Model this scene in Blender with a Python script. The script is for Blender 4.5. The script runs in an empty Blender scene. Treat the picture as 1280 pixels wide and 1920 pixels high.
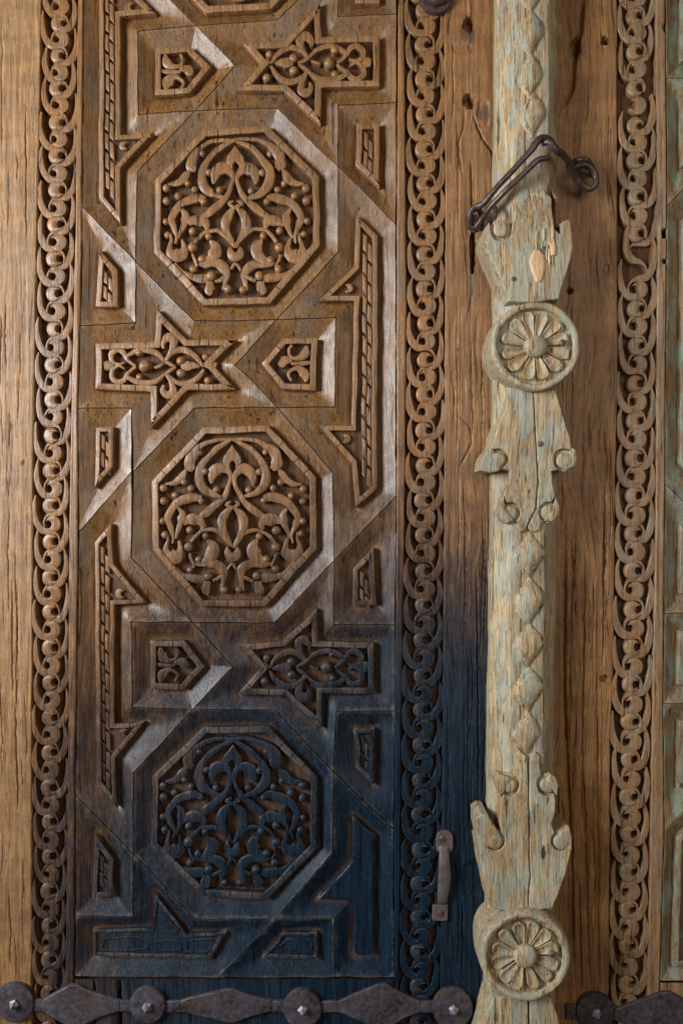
import bpy, math, random
import numpy as np
from mathutils import Vector
from mathutils.geometry import tessellate_polygon, delaunay_2d_cdt

random.seed(7)
scene = bpy.context.scene
COL = scene.collection
R = math.radians
S = 0.0007            # metres per door unit (1 unit = about 0.7 mm)
D = 1600.0            # camera distance from the door plane, door units

def P(x, y, h=0.0):
    return ((x - 640.0) * S, -h * S, (960.0 - y) * S)

# ------------------------------------------------------------------ camera
cam = bpy.data.cameras.new("camera")
cam.sensor_fit = 'VERTICAL'
cam.angle = 2 * math.atan(960.0 / D)
cam.clip_start = 0.01
cam.clip_end = 100
camo = bpy.data.objects.new("camera", cam)
camo.location = (0, -D * S, 0)
camo.rotation_euler = (R(90), 0, 0)
COL.objects.link(camo)
scene.camera = camo

# ------------------------------------------------------------------ world and light
world = bpy.data.worlds.new("World")
scene.world = world
world.use_nodes = True
bg = world.node_tree.nodes["Background"]
bg.inputs[0].default_value = (1.0, 0.95, 0.88, 1)
bg.inputs[1].default_value = 0.075

def area(name, x, y, h, tx, ty, sx, sy, power, col):
    l = bpy.data.lights.new(name, 'AREA')
    l.shape = 'RECTANGLE'; l.size = sx * S; l.size_y = sy * S
    l.energy = power; l.color = col
    o = bpy.data.objects.new(name, l)
    o.location = P(x, y, h)
    d = Vector(P(tx, ty, 0)) - Vector(P(x, y, h))
    o.rotation_euler = d.to_track_quat('-Z', 'Y').to_euler()
    COL.objects.link(o)
area("doorway_daylight", -1700, 380, 1650, 560, 900, 1100, 1300, 72, (0.91, 0.955, 1.0))
area("right_fill_lamp", 1700, 300, 2300, 900, 900, 1400, 1400, 10, (1.0, 0.90, 0.78))  # added warm fill lamp that brightens the right leaf

vs = scene.view_settings
vs.view_transform = 'Standard'; vs.look = 'None'; vs.gamma = 1.0; vs.exposure = 0.0
vs.use_curve_mapping = False

# ------------------------------------------------------------------ materials
def wood(name, dark, light, grain=1.0, rough=0.5, stain_sheen=0.0, paint=None, paint_amt=0.0, blotch=None,
         blotch_amt=0.35, crack=0.6, bump=0.35, spec=0.5, dust=0.0, figure=0.02, pores=.6, curl=0.0, spots=(), edge_glint=0.4):
    m = bpy.data.materials.new(name); m.use_nodes = True
    nt = m.node_tree; N = nt.nodes; L = nt.links
    b = N["Principled BSDF"]
    def nd(t, **k):
        n = N.new(t)
        for a, v in k.items(): setattr(n, a, v)
        return n
    geo = nd('ShaderNodeNewGeometry')
    wn = nd('ShaderNodeTexNoise'); wn.inputs['Scale'].default_value = 5.5; wn.inputs['Detail'].default_value = 2
    L.new(geo.outputs['Position'], wn.inputs['Vector'])
    wv = nd('ShaderNodeVectorMath', operation='SUBTRACT'); wv.inputs[1].default_value = (.5, .5, .5)
    L.new(wn.outputs['Color'], wv.inputs[0])
    ws = nd('ShaderNodeVectorMath', operation='MULTIPLY'); ws.inputs[1].default_value = (figure, 0, 0)
    L.new(wv.outputs[0], ws.inputs[0])
    wa = nd('ShaderNodeVectorMath', operation='ADD')
    L.new(geo.outputs['Position'], wa.inputs[0]); L.new(ws.outputs[0], wa.inputs[1])
    def noise(scale, vec, detail=4, rgh=0.55, dist=0.0):
        mp = nd('ShaderNodeMapping'); mp.inputs['Scale'].default_value = vec
        L.new(wa.outputs[0], mp.inputs['Vector'])
        n = nd('ShaderNodeTexNoise'); n.inputs['Scale'].default_value = scale
        n.inputs['Detail'].default_value = detail; n.inputs['Roughness'].default_value = rgh
        n.inputs['Distortion'].default_value = dist
        L.new(mp.outputs[0], n.inputs['Vector'])
        return n.outputs['Fac']
    def ramp(fac, a, b_):
        r = nd('ShaderNodeMapRange'); r.interpolation_type = 'SMOOTHSTEP'; r.clamp = True
        lo, hi = min(a, b_), max(a, b_)
        r.inputs['From Min'].default_value = lo; r.inputs['From Max'].default_value = hi
        r.inputs['To Min'].default_value = 0.0 if a < b_ else 1.0; r.inputs['To Max'].default_value = 1.0 if a < b_ else 0.0
        L.new(fac, r.inputs['Value']); return r.outputs['Result']
    def math_(op, a, b_=None, clamp=False):
        n = nd('ShaderNodeMath', operation=op); n.use_clamp = clamp
        for i, v in enumerate((a, b_)):
            if v is None: continue
            if isinstance(v, (int, float)): n.inputs[i].default_value = v
            else: L.new(v, n.inputs[i])
        return n.outputs[0]
    def mix(fac, a, b_, mode='MIX'):
        n = nd('ShaderNodeMix', data_type='RGBA', blend_type=mode)
        for sock, v in ((n.inputs['Factor'], fac), (n.inputs['A'], a), (n.inputs['B'], b_)):
            if isinstance(v, (int, float)): sock.default_value = v
            elif isinstance(v, tuple): sock.default_value = (*v[:3], 1)
            else: L.new(v, sock)
        return n.outputs['Result']
    g1 = noise(400 * grain, (1, 1, 0.05), 5, 0.65, 0.25)          # fibres
    g2 = noise(120 * grain, (1, 1, 0.08), 4, 0.6, 0.6)              # growth rings
    bl = noise(14, (1, 1, 0.6), 5, 0.62)                           # large blotches
    sp = noise(420, (1, 1, 0.6), 3, 0.6)                           # speckle
    ck = noise(210 * grain, (1, 1, 0.028), 3, 0.5, 0.3)           # fibre checks
    gr = math_('ADD', math_('MULTIPLY', g1, 0.6), math_('MULTIPLY', g2, 0.4))
    c = mix(ramp(gr, 0.36, 0.64), dark, light)
    mid = tuple((a + b_) * 0.5 for a, b_ in zip(dark, light))
    bcol = blotch or tuple(v * 0.62 for v in mid)
    c = mix(math_('MULTIPLY', ramp(bl, 0.45, 0.68), blotch_amt), c, bcol)
    c = mix(math_('MULTIPLY', ramp(sp, 0.55, 0.75), 0.22), c, tuple(v * 1.35 for v in light))
    c = mix(math_('MULTIPLY', ramp(sp, 0.45, 0.28), 0.35), c, tuple(v * 0.45 for v in dark))
    if dust:
        du = noise(30, (1, 1, 0.5), 6, 0.7)
        c = mix(math_('MULTIPLY', ramp(du, 0.48, 0.66), dust), c, (0.26, 0.235, 0.20))
    po = noise(640, (1, 1, 0.07), 2, 0.5)                          # open pores, short dark strokes
    pom = ramp(po, 0.40, 0.34)
    c = mix(math_('MULTIPLY', pom, pores), c, tuple(v * 0.30 for v in dark))
    if curl:
        cu = noise(46, (0.30, 1, 1), 3, 0.55, 0.4)                 # curly figure lying across the grain
        c = mix(math_('MULTIPLY', ramp(cu, 0.42, 0.62), curl), c, tuple(v * 0.55 for v in mid))
    ckm = ramp(ck, 0.365, 0.32)
    c = mix(math_('MULTIPLY', ckm, crack), c, tuple(v * 0.16 for v in dark))
    if paint:
        pn = noise(60, (1, 1, 0.34), 7, 0.76)
        pn2 = noise(130, (1, 1, 0.2), 4, 0.6)
        pm = math_('MULTIPLY', ramp(math_('ADD', math_('MULTIPLY', pn, .7), math_('MULTIPLY', pn2, .3)), 0.455, 0.57), paint_amt)
        c = mix(pm, c, paint)
        pv = noise(26, (1, 1, 0.3), 5, 0.7)
        c = mix(math_('MULTIPLY', ramp(pv, 0.56, 0.68), paint_amt * 0.55), c, (0.20, 0.14, 0.15))
    for sx, sy, sr in spots:                                        # old resin and rust marks round the nail holes
        vs_ = nd('ShaderNodeVectorMath', operation='DISTANCE'); vs_.inputs[1].default_value = P(sx, sy, 0)
        mz = nd('ShaderNodeMapping'); mz.inputs['Scale'].default_value = (1, 1, 1); L.new(geo.outputs['Position'], mz.inputs['Vector'])
        L.new(mz.outputs[0], vs_.inputs[0])
        dd = math_('ADD', math_('DIVIDE', vs_.outputs['Value'], sr * S), math_('MULTIPLY', math_('SUBTRACT', bl, .5), 4.5))
        dd = math_('ADD', dd, math_('MULTIPLY', math_('SUBTRACT', g2, .5), 1.6))
        dd = math_('ADD', dd, math_('MULTIPLY', math_('SUBTRACT', sp, .5), .8))
        c = mix(math_('MULTIPLY', ramp(dd, 1.25, 0.45), .62), c, (0.040, 0.027, 0.026))
    rsock = math_('ADD', math_('MULTIPLY', sp, 0.30), rough - 0.15)
    if stain_sheen:
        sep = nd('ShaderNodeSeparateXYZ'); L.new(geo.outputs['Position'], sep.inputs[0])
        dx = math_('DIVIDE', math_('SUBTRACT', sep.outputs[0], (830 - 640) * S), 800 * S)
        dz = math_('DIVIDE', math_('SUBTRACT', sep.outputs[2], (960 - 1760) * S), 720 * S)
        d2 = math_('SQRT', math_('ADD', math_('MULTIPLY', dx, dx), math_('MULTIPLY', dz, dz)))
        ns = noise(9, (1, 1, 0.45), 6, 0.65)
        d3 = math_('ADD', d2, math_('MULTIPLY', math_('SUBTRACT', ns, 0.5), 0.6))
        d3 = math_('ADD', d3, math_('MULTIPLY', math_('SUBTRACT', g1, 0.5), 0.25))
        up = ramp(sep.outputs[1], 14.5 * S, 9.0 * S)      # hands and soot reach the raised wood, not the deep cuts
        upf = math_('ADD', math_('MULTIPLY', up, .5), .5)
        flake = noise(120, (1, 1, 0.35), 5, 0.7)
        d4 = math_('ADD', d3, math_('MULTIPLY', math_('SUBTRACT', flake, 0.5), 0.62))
        s0 = math_('MULTIPLY', math_('MULTIPLY', ramp(d4, 1.42, 0.84), upf), stain_sheen * .93)
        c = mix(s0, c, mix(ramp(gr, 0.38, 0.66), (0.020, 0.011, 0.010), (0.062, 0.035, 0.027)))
        sm = math_('MULTIPLY', math_('MULTIPLY', ramp(d4, 1.02, 0.66), upf), stain_sheen)
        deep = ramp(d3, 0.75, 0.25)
        sc = mix(ramp(gr, 0.35, 0.68), mix(deep, (0.006, 0.009, 0.014), (0.002, 0.006, 0.013)), mix(deep, (0.023, 0.033, 0.047), (0.008, 0.023, 0.041)))  # dark stain, with the blue of reflected sky painted into its colour
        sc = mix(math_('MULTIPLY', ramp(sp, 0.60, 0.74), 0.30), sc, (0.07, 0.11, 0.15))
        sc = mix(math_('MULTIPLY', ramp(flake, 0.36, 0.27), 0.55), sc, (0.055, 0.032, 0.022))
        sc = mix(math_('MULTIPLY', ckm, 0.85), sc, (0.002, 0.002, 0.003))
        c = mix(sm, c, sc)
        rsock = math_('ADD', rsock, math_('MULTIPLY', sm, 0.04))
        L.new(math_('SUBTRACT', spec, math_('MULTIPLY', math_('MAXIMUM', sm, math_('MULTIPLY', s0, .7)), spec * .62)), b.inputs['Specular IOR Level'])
    else:
        b.inputs['Specular IOR Level'].default_value = spec
    if edge_glint:                                                        # bright edge glints put into the colour as paler arrises
        pw = math_('MULTIPLY', ramp(math_('ADD', geo.outputs['Pointiness'], math_('MULTIPLY', math_('SUBTRACT', sp, .5), .06)), 0.535, 0.60), edge_glint)
        c = mix(pw, c, mix(.45, c, (0.48, 0.36, 0.25)))
        rsock = math_('SUBTRACT', rsock, math_('MULTIPLY', pw, .22))
    L.new(c, b.inputs['Base Color'])
    L.new(rsock, b.inputs['Roughness'])
    hgt = math_('ADD', math_('MULTIPLY', g1, 0.8), math_('MULTIPLY', g2, 0.6))
    hgt = math_('ADD', hgt, math_('MULTIPLY', sp, 0.35))
    hgt = math_('SUBTRACT', hgt, math_('ADD', math_('MULTIPLY', ckm, 0.9), math_('MULTIPLY', pom, 0.35)))
    bp = nd('ShaderNodeBump'); bp.inputs['Strength'].default_value = bump; bp.inputs['Distance'].default_value = 0.0016
    L.new(hgt, bp.inputs['Height']); L.new(bp.outputs[0], b.inputs['Normal'])
    return m

def iron(name, c0, c1, rough=0.5, metal=0.5):
    m = bpy.data.materials.new(name); m.use_nodes = True
    nt = m.node_tree; N = nt.nodes; L = nt.links; b = N["Principled BSDF"]
    geo = N.new('ShaderNodeNewGeometry')
    n = N.new('ShaderNodeTexNoise'); n.inputs['Scale'].default_value = 160; n.inputs['Detail'].default_value = 6
    n2 = N.new('ShaderNodeTexNoise'); n2.inputs['Scale'].default_value = 22; n2.inputs['Detail'].default_value = 5
    L.new(geo.outputs['Position'], n.inputs['Vector']); L.new(geo.outputs['Position'], n2.inputs['Vector'])
    r = N.new('ShaderNodeValToRGB'); r.color_ramp.elements[0].position = .35; r.color_ramp.elements[1].position = .68
    r.color_ramp.elements[0].color = (*c0, 1); r.color_ramp.elements[1].color = (*c1, 1)
    mx = N.new('ShaderNodeMath'); mx.operation = 'ADD'
    ma = N.new('ShaderNodeMath'); ma.operation = 'MULTIPLY'; ma.inputs[1].default_value = .5
    mb = N.new('ShaderNodeMath'); mb.operation = 'MULTIPLY'; mb.inputs[1].default_value = .5
    L.new(n.outputs['Fac'], ma.inputs[0]); L.new(n2.outputs['Fac'], mb.inputs[0])
    L.new(ma.outputs[0], mx.inputs[0]); L.new(mb.outputs[0], mx.inputs[1]); L.new(mx.outputs[0], r.inputs[0])
    ru = N.new('ShaderNodeMapRange'); ru.interpolation_type = 'SMOOTHSTEP'
    ru.inputs['From Min'].default_value = .52; ru.inputs['From Max'].default_value = .66; ru.inputs['To Max'].default_value = .7
    n3 = N.new('ShaderNodeTexNoise'); n3.inputs['Scale'].default_value = 48; n3.inputs['Detail'].default_value = 7; n3.inputs['Roughness'].default_value = .7
    L.new(geo.outputs['Position'], n3.inputs['Vector']); L.new(n3.outputs['Fac'], ru.inputs['Value'])
    rm = N.new('ShaderNodeMix'); rm.data_type = 'RGBA'; rm.inputs['B'].default_value = (c1[0] * .95, c1[0] * .50, c1[0] * .30, 1)
    L.new(ru.outputs['Result'], rm.inputs['Factor']); L.new(r.outputs[0], rm.inputs['A'])
    L.new(rm.outputs['Result'], b.inputs['Base Color'])
    b.inputs['Metallic'].default_value = metal
    rr = N.new('ShaderNodeMapRange'); rr.inputs['To Min'].default_value = rough - .15; rr.inputs['To Max'].default_value = rough + .2
    L.new(n.outputs['Fac'], rr.inputs[0]); L.new(rr.outputs[0], b.inputs['Roughness'])
    bp = N.new('ShaderNodeBump'); bp.inputs['Strength'].default_value = .7; bp.inputs['Distance'].default_value = .003
    L.new(mx.outputs[0], bp.inputs['Height']); L.new(bp.outputs[0], b.inputs['Normal'])
    return m

M = dict(
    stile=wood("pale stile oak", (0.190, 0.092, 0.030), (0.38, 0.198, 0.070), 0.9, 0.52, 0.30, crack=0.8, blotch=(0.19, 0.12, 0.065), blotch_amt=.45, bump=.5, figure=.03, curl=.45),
    board=wood("brown stile oak", (0.165, 0.074, 0.023), (0.35, 0.168, 0.056), 0.9, 0.5, 1.0, crack=0.9, blotch_amt=.45, bump=.5, figure=.05, curl=.35, edge_glint=0, spots=[(872, 62, 30), (904, 214, 18)]),
    rboard=wood("right stile oak", (0.18, 0.082, 0.025), (0.38, 0.185, 0.062), 0.9, 0.5, 0, crack=0.9, blotch_amt=.5, bump=.5, figure=.05, curl=.4, edge_glint=0, spots=[(1078, 352, 22), (1082, 95, 18)]),
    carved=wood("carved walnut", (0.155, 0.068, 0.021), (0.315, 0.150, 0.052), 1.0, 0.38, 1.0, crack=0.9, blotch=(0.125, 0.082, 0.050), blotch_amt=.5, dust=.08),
    carvedr=wood("carved wood with green residue", (0.170, 0.080, 0.030), (0.33, 0.175, 0.074), 1.0, 0.42, 0, crack=0.9,
                 paint=(0.22, 0.26, 0.21), paint_amt=.28, dust=.10),
    edge=wood("greenish edge panel wood", (0.13, 0.078, 0.030), (0.25, 0.160, 0.070), 1.0, 0.45, 0, crack=0.9,
                 paint=(0.22, 0.31, 0.26), paint_amt=.55, dust=.10),
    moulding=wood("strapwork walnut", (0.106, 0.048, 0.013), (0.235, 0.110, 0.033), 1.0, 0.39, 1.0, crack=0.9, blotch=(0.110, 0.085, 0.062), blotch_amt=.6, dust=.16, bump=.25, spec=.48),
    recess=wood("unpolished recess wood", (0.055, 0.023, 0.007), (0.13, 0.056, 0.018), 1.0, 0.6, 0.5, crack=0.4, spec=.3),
    staff=wood("weathered pale staff wood", (0.195, 0.125, 0.056), (0.56, 0.405, 0.215), 1.15, 0.55, 0, crack=1.0,
               paint=(0.28, 0.38, 0.345), paint_amt=.47, blotch=(0.27, 0.160, 0.072), blotch_amt=.8, bump=.8, pores=.75),
    petal=wood("warm petal wood", (0.23, 0.135, 0.055), (0.54, 0.36, 0.17), 1.15, 0.55, 0, crack=0.9,
               paint=(0.38, 0.44, 0.36), paint_amt=.5, blotch=(0.38, 0.18, 0.06), blotch_amt=.8, bump=.6, pores=.6),
    fresh=wood("fresh broken wood", (0.50, 0.29, 0.14), (0.72, 0.50, 0.30), 1.0, 0.6, 0, crack=0.3),
    dark=wood("dark nail knot and hole shade", (0.035, 0.024, 0.020), (0.09, 0.065, 0.055), 1.0, 0.45, 0, crack=0.5),  # near-black for nails and knot; also paints the shade inside the hole
    iron=iron("aged wrought iron", (0.022, 0.018, 0.021), (0.105, 0.088, 0.100), .52, .35),
    hasp=iron("worn brown iron", (0.045, 0.028, 0.024), (0.13, 0.09, 0.085), .36, .5),
    steel=iron("bare nail steel", (0.20, 0.21, 0.25), (0.42, 0.44, 0.50), .34, .7),
    handle=iron("painted brown steel", (0.070, 0.055, 0.055), (0.130, 0.104, 0.102), .5, .2),
)

# ------------------------------------------------------------------ small numeric helpers
def _hash(ix, iy, seed):
    n = (ix * 374761393 + iy * 668265263 + seed * 1442695041) & 0xffffffff
    n = ((n ^ (n >> 13)) * 1274126177) & 0xffffffff
    return ((n ^ (n >> 16)) & 0xffff) / 65535.0
def vnoise(x, y, seed=0):
    x = np.asarray(x, float); y = np.asarray(y, float)
    ix = np.floor(x).astype(np.int64); iy = np.floor(y).astype(np.int64)
    fx = x - ix; fy = y - iy
    fx = fx * fx * (3 - 2 * fx); fy = fy * fy * (3 - 2 * fy)
    a = _hash(ix, iy, seed); b = _hash(ix + 1, iy, seed); c = _hash(ix, iy + 1, seed); d = _hash(ix + 1, iy + 1, seed)
    return (a + (b - a) * fx) * (1 - fy) + (c + (d - c) * fx) * fy - 0.5
def wobble(V, amp):
    """hand-cut irregularity: a smooth displacement shared by all neighbouring pieces"""
    x, y = V[:, 0].copy(), V[:, 1].copy()
    V[:, 0] += amp * (2.2 * vnoise(x / 40, y / 40, 1) + 1.1 * vnoise(x / 11, y / 11, 2))
    V[:, 1] += amp * (2.2 * vnoise(x / 40, y / 40, 3) + 1.1 * vnoise(x / 11, y / 11, 4))
    V[:, 2] += amp * (1.8 * vnoise(x / 30, y / 30, 5) + 0.9 * vnoise(x / 8, y / 14, 6))
    return V
def tab(*pts):
    ys = [p[0] for p in pts]; xs = [p[1] for p in pts]
    return lambda y: np.interp(y, ys, xs)

# ------------------------------------------------------------------ objects
WLOC = {}
def setp(o, parent, loc):
    o.parent = parent
    WLOC[o.name] = Vector(loc)
    o.location = Vector(loc) - (WLOC[parent.name] if parent else Vector((0, 0, 0)))
def thing(name, label, cat, loc, group=None):
    o = bpy.data.objects.new(name, None); COL.objects.link(o)
    o.empty_display_size = .02
    setp(o, None, P(*loc)); o['label'] = label; o['category'] = cat
    if group: o['group'] = group
    return o
def mk(name, V, F, mat, parent, wob=1.0, hh=None, ang=38, label=None):
    V = np.array(V, float)
    if wob: V = wobble(V, wob)
    if hh is not None:
        k = 1 - hh / D
        V[:, 0] = 640 + (V[:, 0] - 640) * k
        V[:, 1] = 960 + (V[:, 1] - 960) * k
    W = np.empty_like(V)
    W[:, 0] = (V[:, 0] - 640) * S; W[:, 1] = -V[:, 2] * S; W[:, 2] = (960 - V[:, 1]) * S
    c = (W.min(0) + W.max(0)) / 2
    me = bpy.data.meshes.new(name)
    me.from_pydata((W - c).tolist(), [], F)
    me.materials.append(M[mat] if isinstance(mat, str) else mat)
    me.shade_smooth(); me.set_sharp_from_angle(angle=R(ang))
    o = bpy.data.objects.new(name, me); COL.objects.link(o)
    setp(o, parent, c)
    if label: o['label'] = label
    return o
def copy_to(src, parent, x, y, h, sc=(1, 1, 1), rot=0.0, name=None):
    o = src.copy(); COL.objects.link(o)
    setp(o, parent, P(x, y, h)); o.scale = sc; o.rotation_euler = (0, rot, 0)
    return o

def area2(p):
    return sum(p[i][0] * p[(i + 1) % len(p)][1] - p[(i + 1) % len(p)][0] * p[i][1] for i in range(len(p)))
def inset(poly, d):
    """move every edge inward by d (mitred)"""
    n = len(poly); sgn = 1 if area2(poly) > 0 else -1
    out = []
    for i in range(n):
        p0 = Vector(poly[i - 1]); p1 = Vector(poly[i]); p2 = Vector(poly[(i + 1) % n])
        a = (p1 - p0); b = (p2 - p1)
        if a.length < 1e-6: a = b
        if b.length < 1e-6: b = a
        a.normalize(); b.normalize()
        na = Vector((-a.y, a.x)) * sgn; nb = Vector((-b.y, b.x)) * sgn
        m = na + nb
        if m.length < 1e-3: m = na
        m.normalize()
        cs = max(0.34, m.dot(na))
        q = p1 + m * (d / cs)
        out.append((q.x, q.y))
    return out
def dens(poly, step=12):
    out = []
    n = len(poly)
    for i in range(n):
        a = poly[i]; b = poly[(i + 1) % n]
        k = max(1, int(math.hypot(b[0] - a[0], b[1] - a[1]) // step))
        for j in range(k):
            t = j / k; out.append((a[0] + (b[0] - a[0]) * t, a[1] + (b[1] - a[1]) * t))
    return out
def cap(poly):
    return [tuple(t) for t in tessellate_polygon([[Vector((p[0], p[1], 0)) for p in poly]])]
def seg_dist(Q, poly):
    """distance of the points Q from the outline poly"""
    best = np.full(len(Q), 1e9)
    for i in range(len(poly)):
        a = np.array(poly[i], float); b = np.array(poly[(i + 1) % len(poly)], float)
        ab = b - a; t = np.clip(((Q - a) @ ab) / max(1e-9, ab @ ab), 0, 1)
        best = np.minimum(best, np.linalg.norm(Q - (a + t[:, None] * ab), axis=1))
    return best
def in_poly(Q, poly):
    c = np.zeros(len(Q), bool); jn = len(poly) - 1
    for i in range(len(poly)):
        xi, yi = poly[i]; xj, yj = poly[jn]
        hit = ((yi > Q[:, 1]) != (yj > Q[:, 1])) & (Q[:, 0] < (xj - xi) * (Q[:, 1] - yi) / (yj - yi + 1e-12) + xi)
        c ^= hit; jn = i
    return c
def cap_grid(poly, hs, g):
    """points and faces that fill an outline on a regular net (keeps big tops smooth)"""
    n = len(poly)
    xs = [p[0] for p in poly]; ys = [p[1] for p in poly]
    gx, gy = np.meshgrid(np.arange(min(xs) + g / 2, max(xs), g), np.arange(min(ys) + g / 2, max(ys), g))
    Q = np.stack([gx.ravel(), gy.ravel()], 1)
    Q = Q[in_poly(Q, poly)]
    if len(Q): Q = Q[seg_dist(Q, poly) > g * .4]
    pts = [Vector(p) for p in poly] + [Vector(q) for q in Q.tolist()]
    vo, eo, fo, ov, oe, of = delaunay_2d_cdt(pts, [(i, (i + 1) % n) for i in range(n)], [], 0, 1e-5)
    VQ = np.array([(v.x, v.y) for v in vo])
    C = np.array([VQ[list(f)].mean(0) for f in fo]); ok = in_poly(C, poly)
    return [(q[0], q[1], hs) for q in VQ], [tuple(f) for f, k in zip(fo, ok) if k]
def orient(V, F):
    """turn faces so that flat ones look out of the door"""
    out = []
    for f in F:
        a, b, c = (V[f[0]], V[f[1]], V[f[2]])
        nz = (b[0] - a[0]) * (c[1] - a[1]) - (b[1] - a[1]) * (c[0] - a[0])
        out.append(tuple(f) if nz < 0 else tuple(reversed(f)))
    return out
def rings(polys, hs, close_top=True, grid=0):
    """stack of outlines with equal vertex counts, bottom first"""
    n = len(polys[0]); V = []; F = []
    for p, h in zip(polys, hs):
        V += [(q[0], q[1], h) for q in p]
    cw = area2(polys[0]) > 0
    for r in range(len(polys) - 1):
        for i in range(n):
            j = (i + 1) % n
            f = (r * n + i, r * n + j, (r + 1) * n + j, (r + 1) * n + i)
            F.append(tuple(reversed(f)) if cw else f)
    if close_top:
        if grid:
            v2, f2 = cap_grid(polys[-1], hs[-1], grid); o = len(V); V += v2
            F += orient(V, [tuple(o + i for i in t) for t in f2])
        else:
            o = (len(polys) - 1) * n
            F += orient(V, [tuple(o + i for i in t) for t in cap(polys[-1])])
    return V, F
def prism(name, poly, ht, hb, mat, parent, bev=1.1, bh=1.1, step=10, wob=1.0, hh=None, label=None):
    p = dens(poly, step)
    V, F = rings([p, p, inset(p, bev * .35), inset(p, bev)], [hb, ht - bh, ht - bh * .3, ht], True, 9 if abs(area2(poly)) > 1600 and abs(area2(poly)) < 60000 else 0)
    return mk(name, V, F, mat, parent, wob, hh, label=label)
def frame(name, poly, w, ht, hb, hf, mat, parent, step=14, bev=1.3):
    """raised picture-frame lip round a sunk field, with checks across the grain"""
    rnd = random.Random(int(poly[0][0] * 7 + poly[0][1]))
    p = []; nick = []
    n = len(poly)
    for i in range(n):
        a = poly[i]; b = poly[(i + 1) % n]
        ln = math.hypot(b[0] - a[0], b[1] - a[1]); ux, uy = (b[0] - a[0]) / ln, (b[1] - a[1]) / ln
        s_ = [(0.0, 0.0)]; q = step
        nxt = rnd.uniform(16, 34)
        flat = abs(ux) > .5
        d = step
        while d < ln - 6:
            if flat and d >= nxt and d < ln - 16:
                k = rnd.uniform(1.5, 4.0); s_ += [(d - .9, 0.0), (d, k), (d + .9, 0.0)]; nxt = d + rnd.uniform(18, 48)
            else: s_.append((d, 0.0))
            d += step
        for t, k in s_: p.append((a[0] + ux * t, a[1] + uy * t)); nick.append(k)
    i1 = inset(p, w); m = len(p)
    hs = [hb, ht - bev, ht - .4, ht, ht, ht - bev * .8, hf]
    V, F = rings([p, p, inset(p, .5), inset(p, bev), inset(p, w - bev * .8), i1, i1], hs, False)
    V = [(v[0], v[1], v[2] - nick[q % m]) if 1 <= q // m <= 5 else v for q, v in enumerate(V)]
    return mk(name, V, F, mat, parent)
def plate(name, poly, h, mat, parent, step=25):
    p = dens(poly, step)
    V = [(q[0], q[1], h) for q in p]
    return mk(name, V, orient(V, cap(p)), mat, parent)
def crom(pts, step=2.6):
    A = [np.array(p, float) for p in pts]
    A = [2 * A[0] - A[1]] + A + [2 * A[-1] - A[-2]]
    out = []
    for i in range(1, len(A) - 2):
        p0, p1, p2, p3 = A[i - 1:i + 3]
        k = max(2, int(math.hypot(*(p2 - p1)[:2]) / step))
        for j in range(k):
            t = j / k
            out.append(.5 * ((2 * p1) + (-p0 + p2) * t + (2 * p0 - 5 * p1 + 4 * p2 - p3) * t * t + (-p0 + 3 * p1 - 3 * p2 + p3) * t ** 3))
    out.append(A[-2])
    return np.array(out)
def ribbon_geo(pts, ht, hb, crown=1.2, step=2.6):
    """carved stroke; pts = (x, y, width)"""
    C = crom(pts, step); n = len(C)
    T = np.gradient(C[:, :2], axis=0); T /= np.maximum(1e-6, np.linalg.norm(T, axis=1))[:, None]
    Nn = np.stack([-T[:, 1], T[:, 0]], 1)
    w = np.maximum(C[:, 2], 1.0) / 2
    prof = [(-1.0, 'b'), (-1.0, 'e'), (-.84, 't'), (-.4, 'c'), (.4, 'c'), (.84, 't'), (1.0, 'e'), (1.0, 'b')]
    V = []; m = len(prof)
    for i in range(n):
        small = min(1.0, w[i] / 3.5)
        for u, k in prof:
            h = {'b': hb, 'e': ht - 1.2 * small - (1 - small) * .8, 't': ht - .15, 'c': ht + crown * .35 * small}[k]
            V.append((C[i, 0] + Nn[i, 0] * w[i] * u, C[i, 1] + Nn[i, 1] * w[i] * u, h))
    F = []
    for i in range(n - 1):
        for k in range(m - 1):
            F.append((i * m + k, i * m + k + 1, (i + 1) * m + k + 1, (i + 1) * m + k))
    F.append(tuple(range(m))); F.append(tuple(reversed(range((n - 1) * m, n * m))))
    return V, F
def ribbon(name, pts, ht, hb, mat, parent, crown=1.2, wob=1.0, hh=None):
    V, F = ribbon_geo(pts, ht, hb, crown)
    return mk(name, V, F, mat, parent, wob, hh, ang=29)
def lathe_geo(cx, cy, prof, n=28, ph=0.0):
    """prof = (radius, height) from outside in; last radius may be 0"""
    V = []; F = []
    for r, h in prof:
        for k in range(n):
            a = ph + 2 * math.pi * k / n
            V.append((cx + r * math.cos(a), cy + r * math.sin(a), h))
    for r in range(len(prof) - 1):
        for k in range(n):
            j = (k + 1) % n
            F.append((r * n + j, r * n + k, (r + 1) * n + k, (r + 1) * n + j))
    o = (len(prof) - 1) * n
    F.append(tuple(reversed(range(o, o + n))))
    return V, F
def lathe(name, cx, cy, prof, mat, parent, n=28, wob=1.0, hh=None):
    V, F = lathe_geo(cx, cy, prof, n)
    return mk(name, V, F, mat, parent, wob, hh)
def circ(cx, cy, r, a0=0, a1=360, n=20):
    return [(cx + r * math.cos(R(a0 + (a1 - a0) * i / n)), cy + r * math.sin(R(a0 + (a1 - a0) * i / n))) for i in range(n + 1)]
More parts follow.
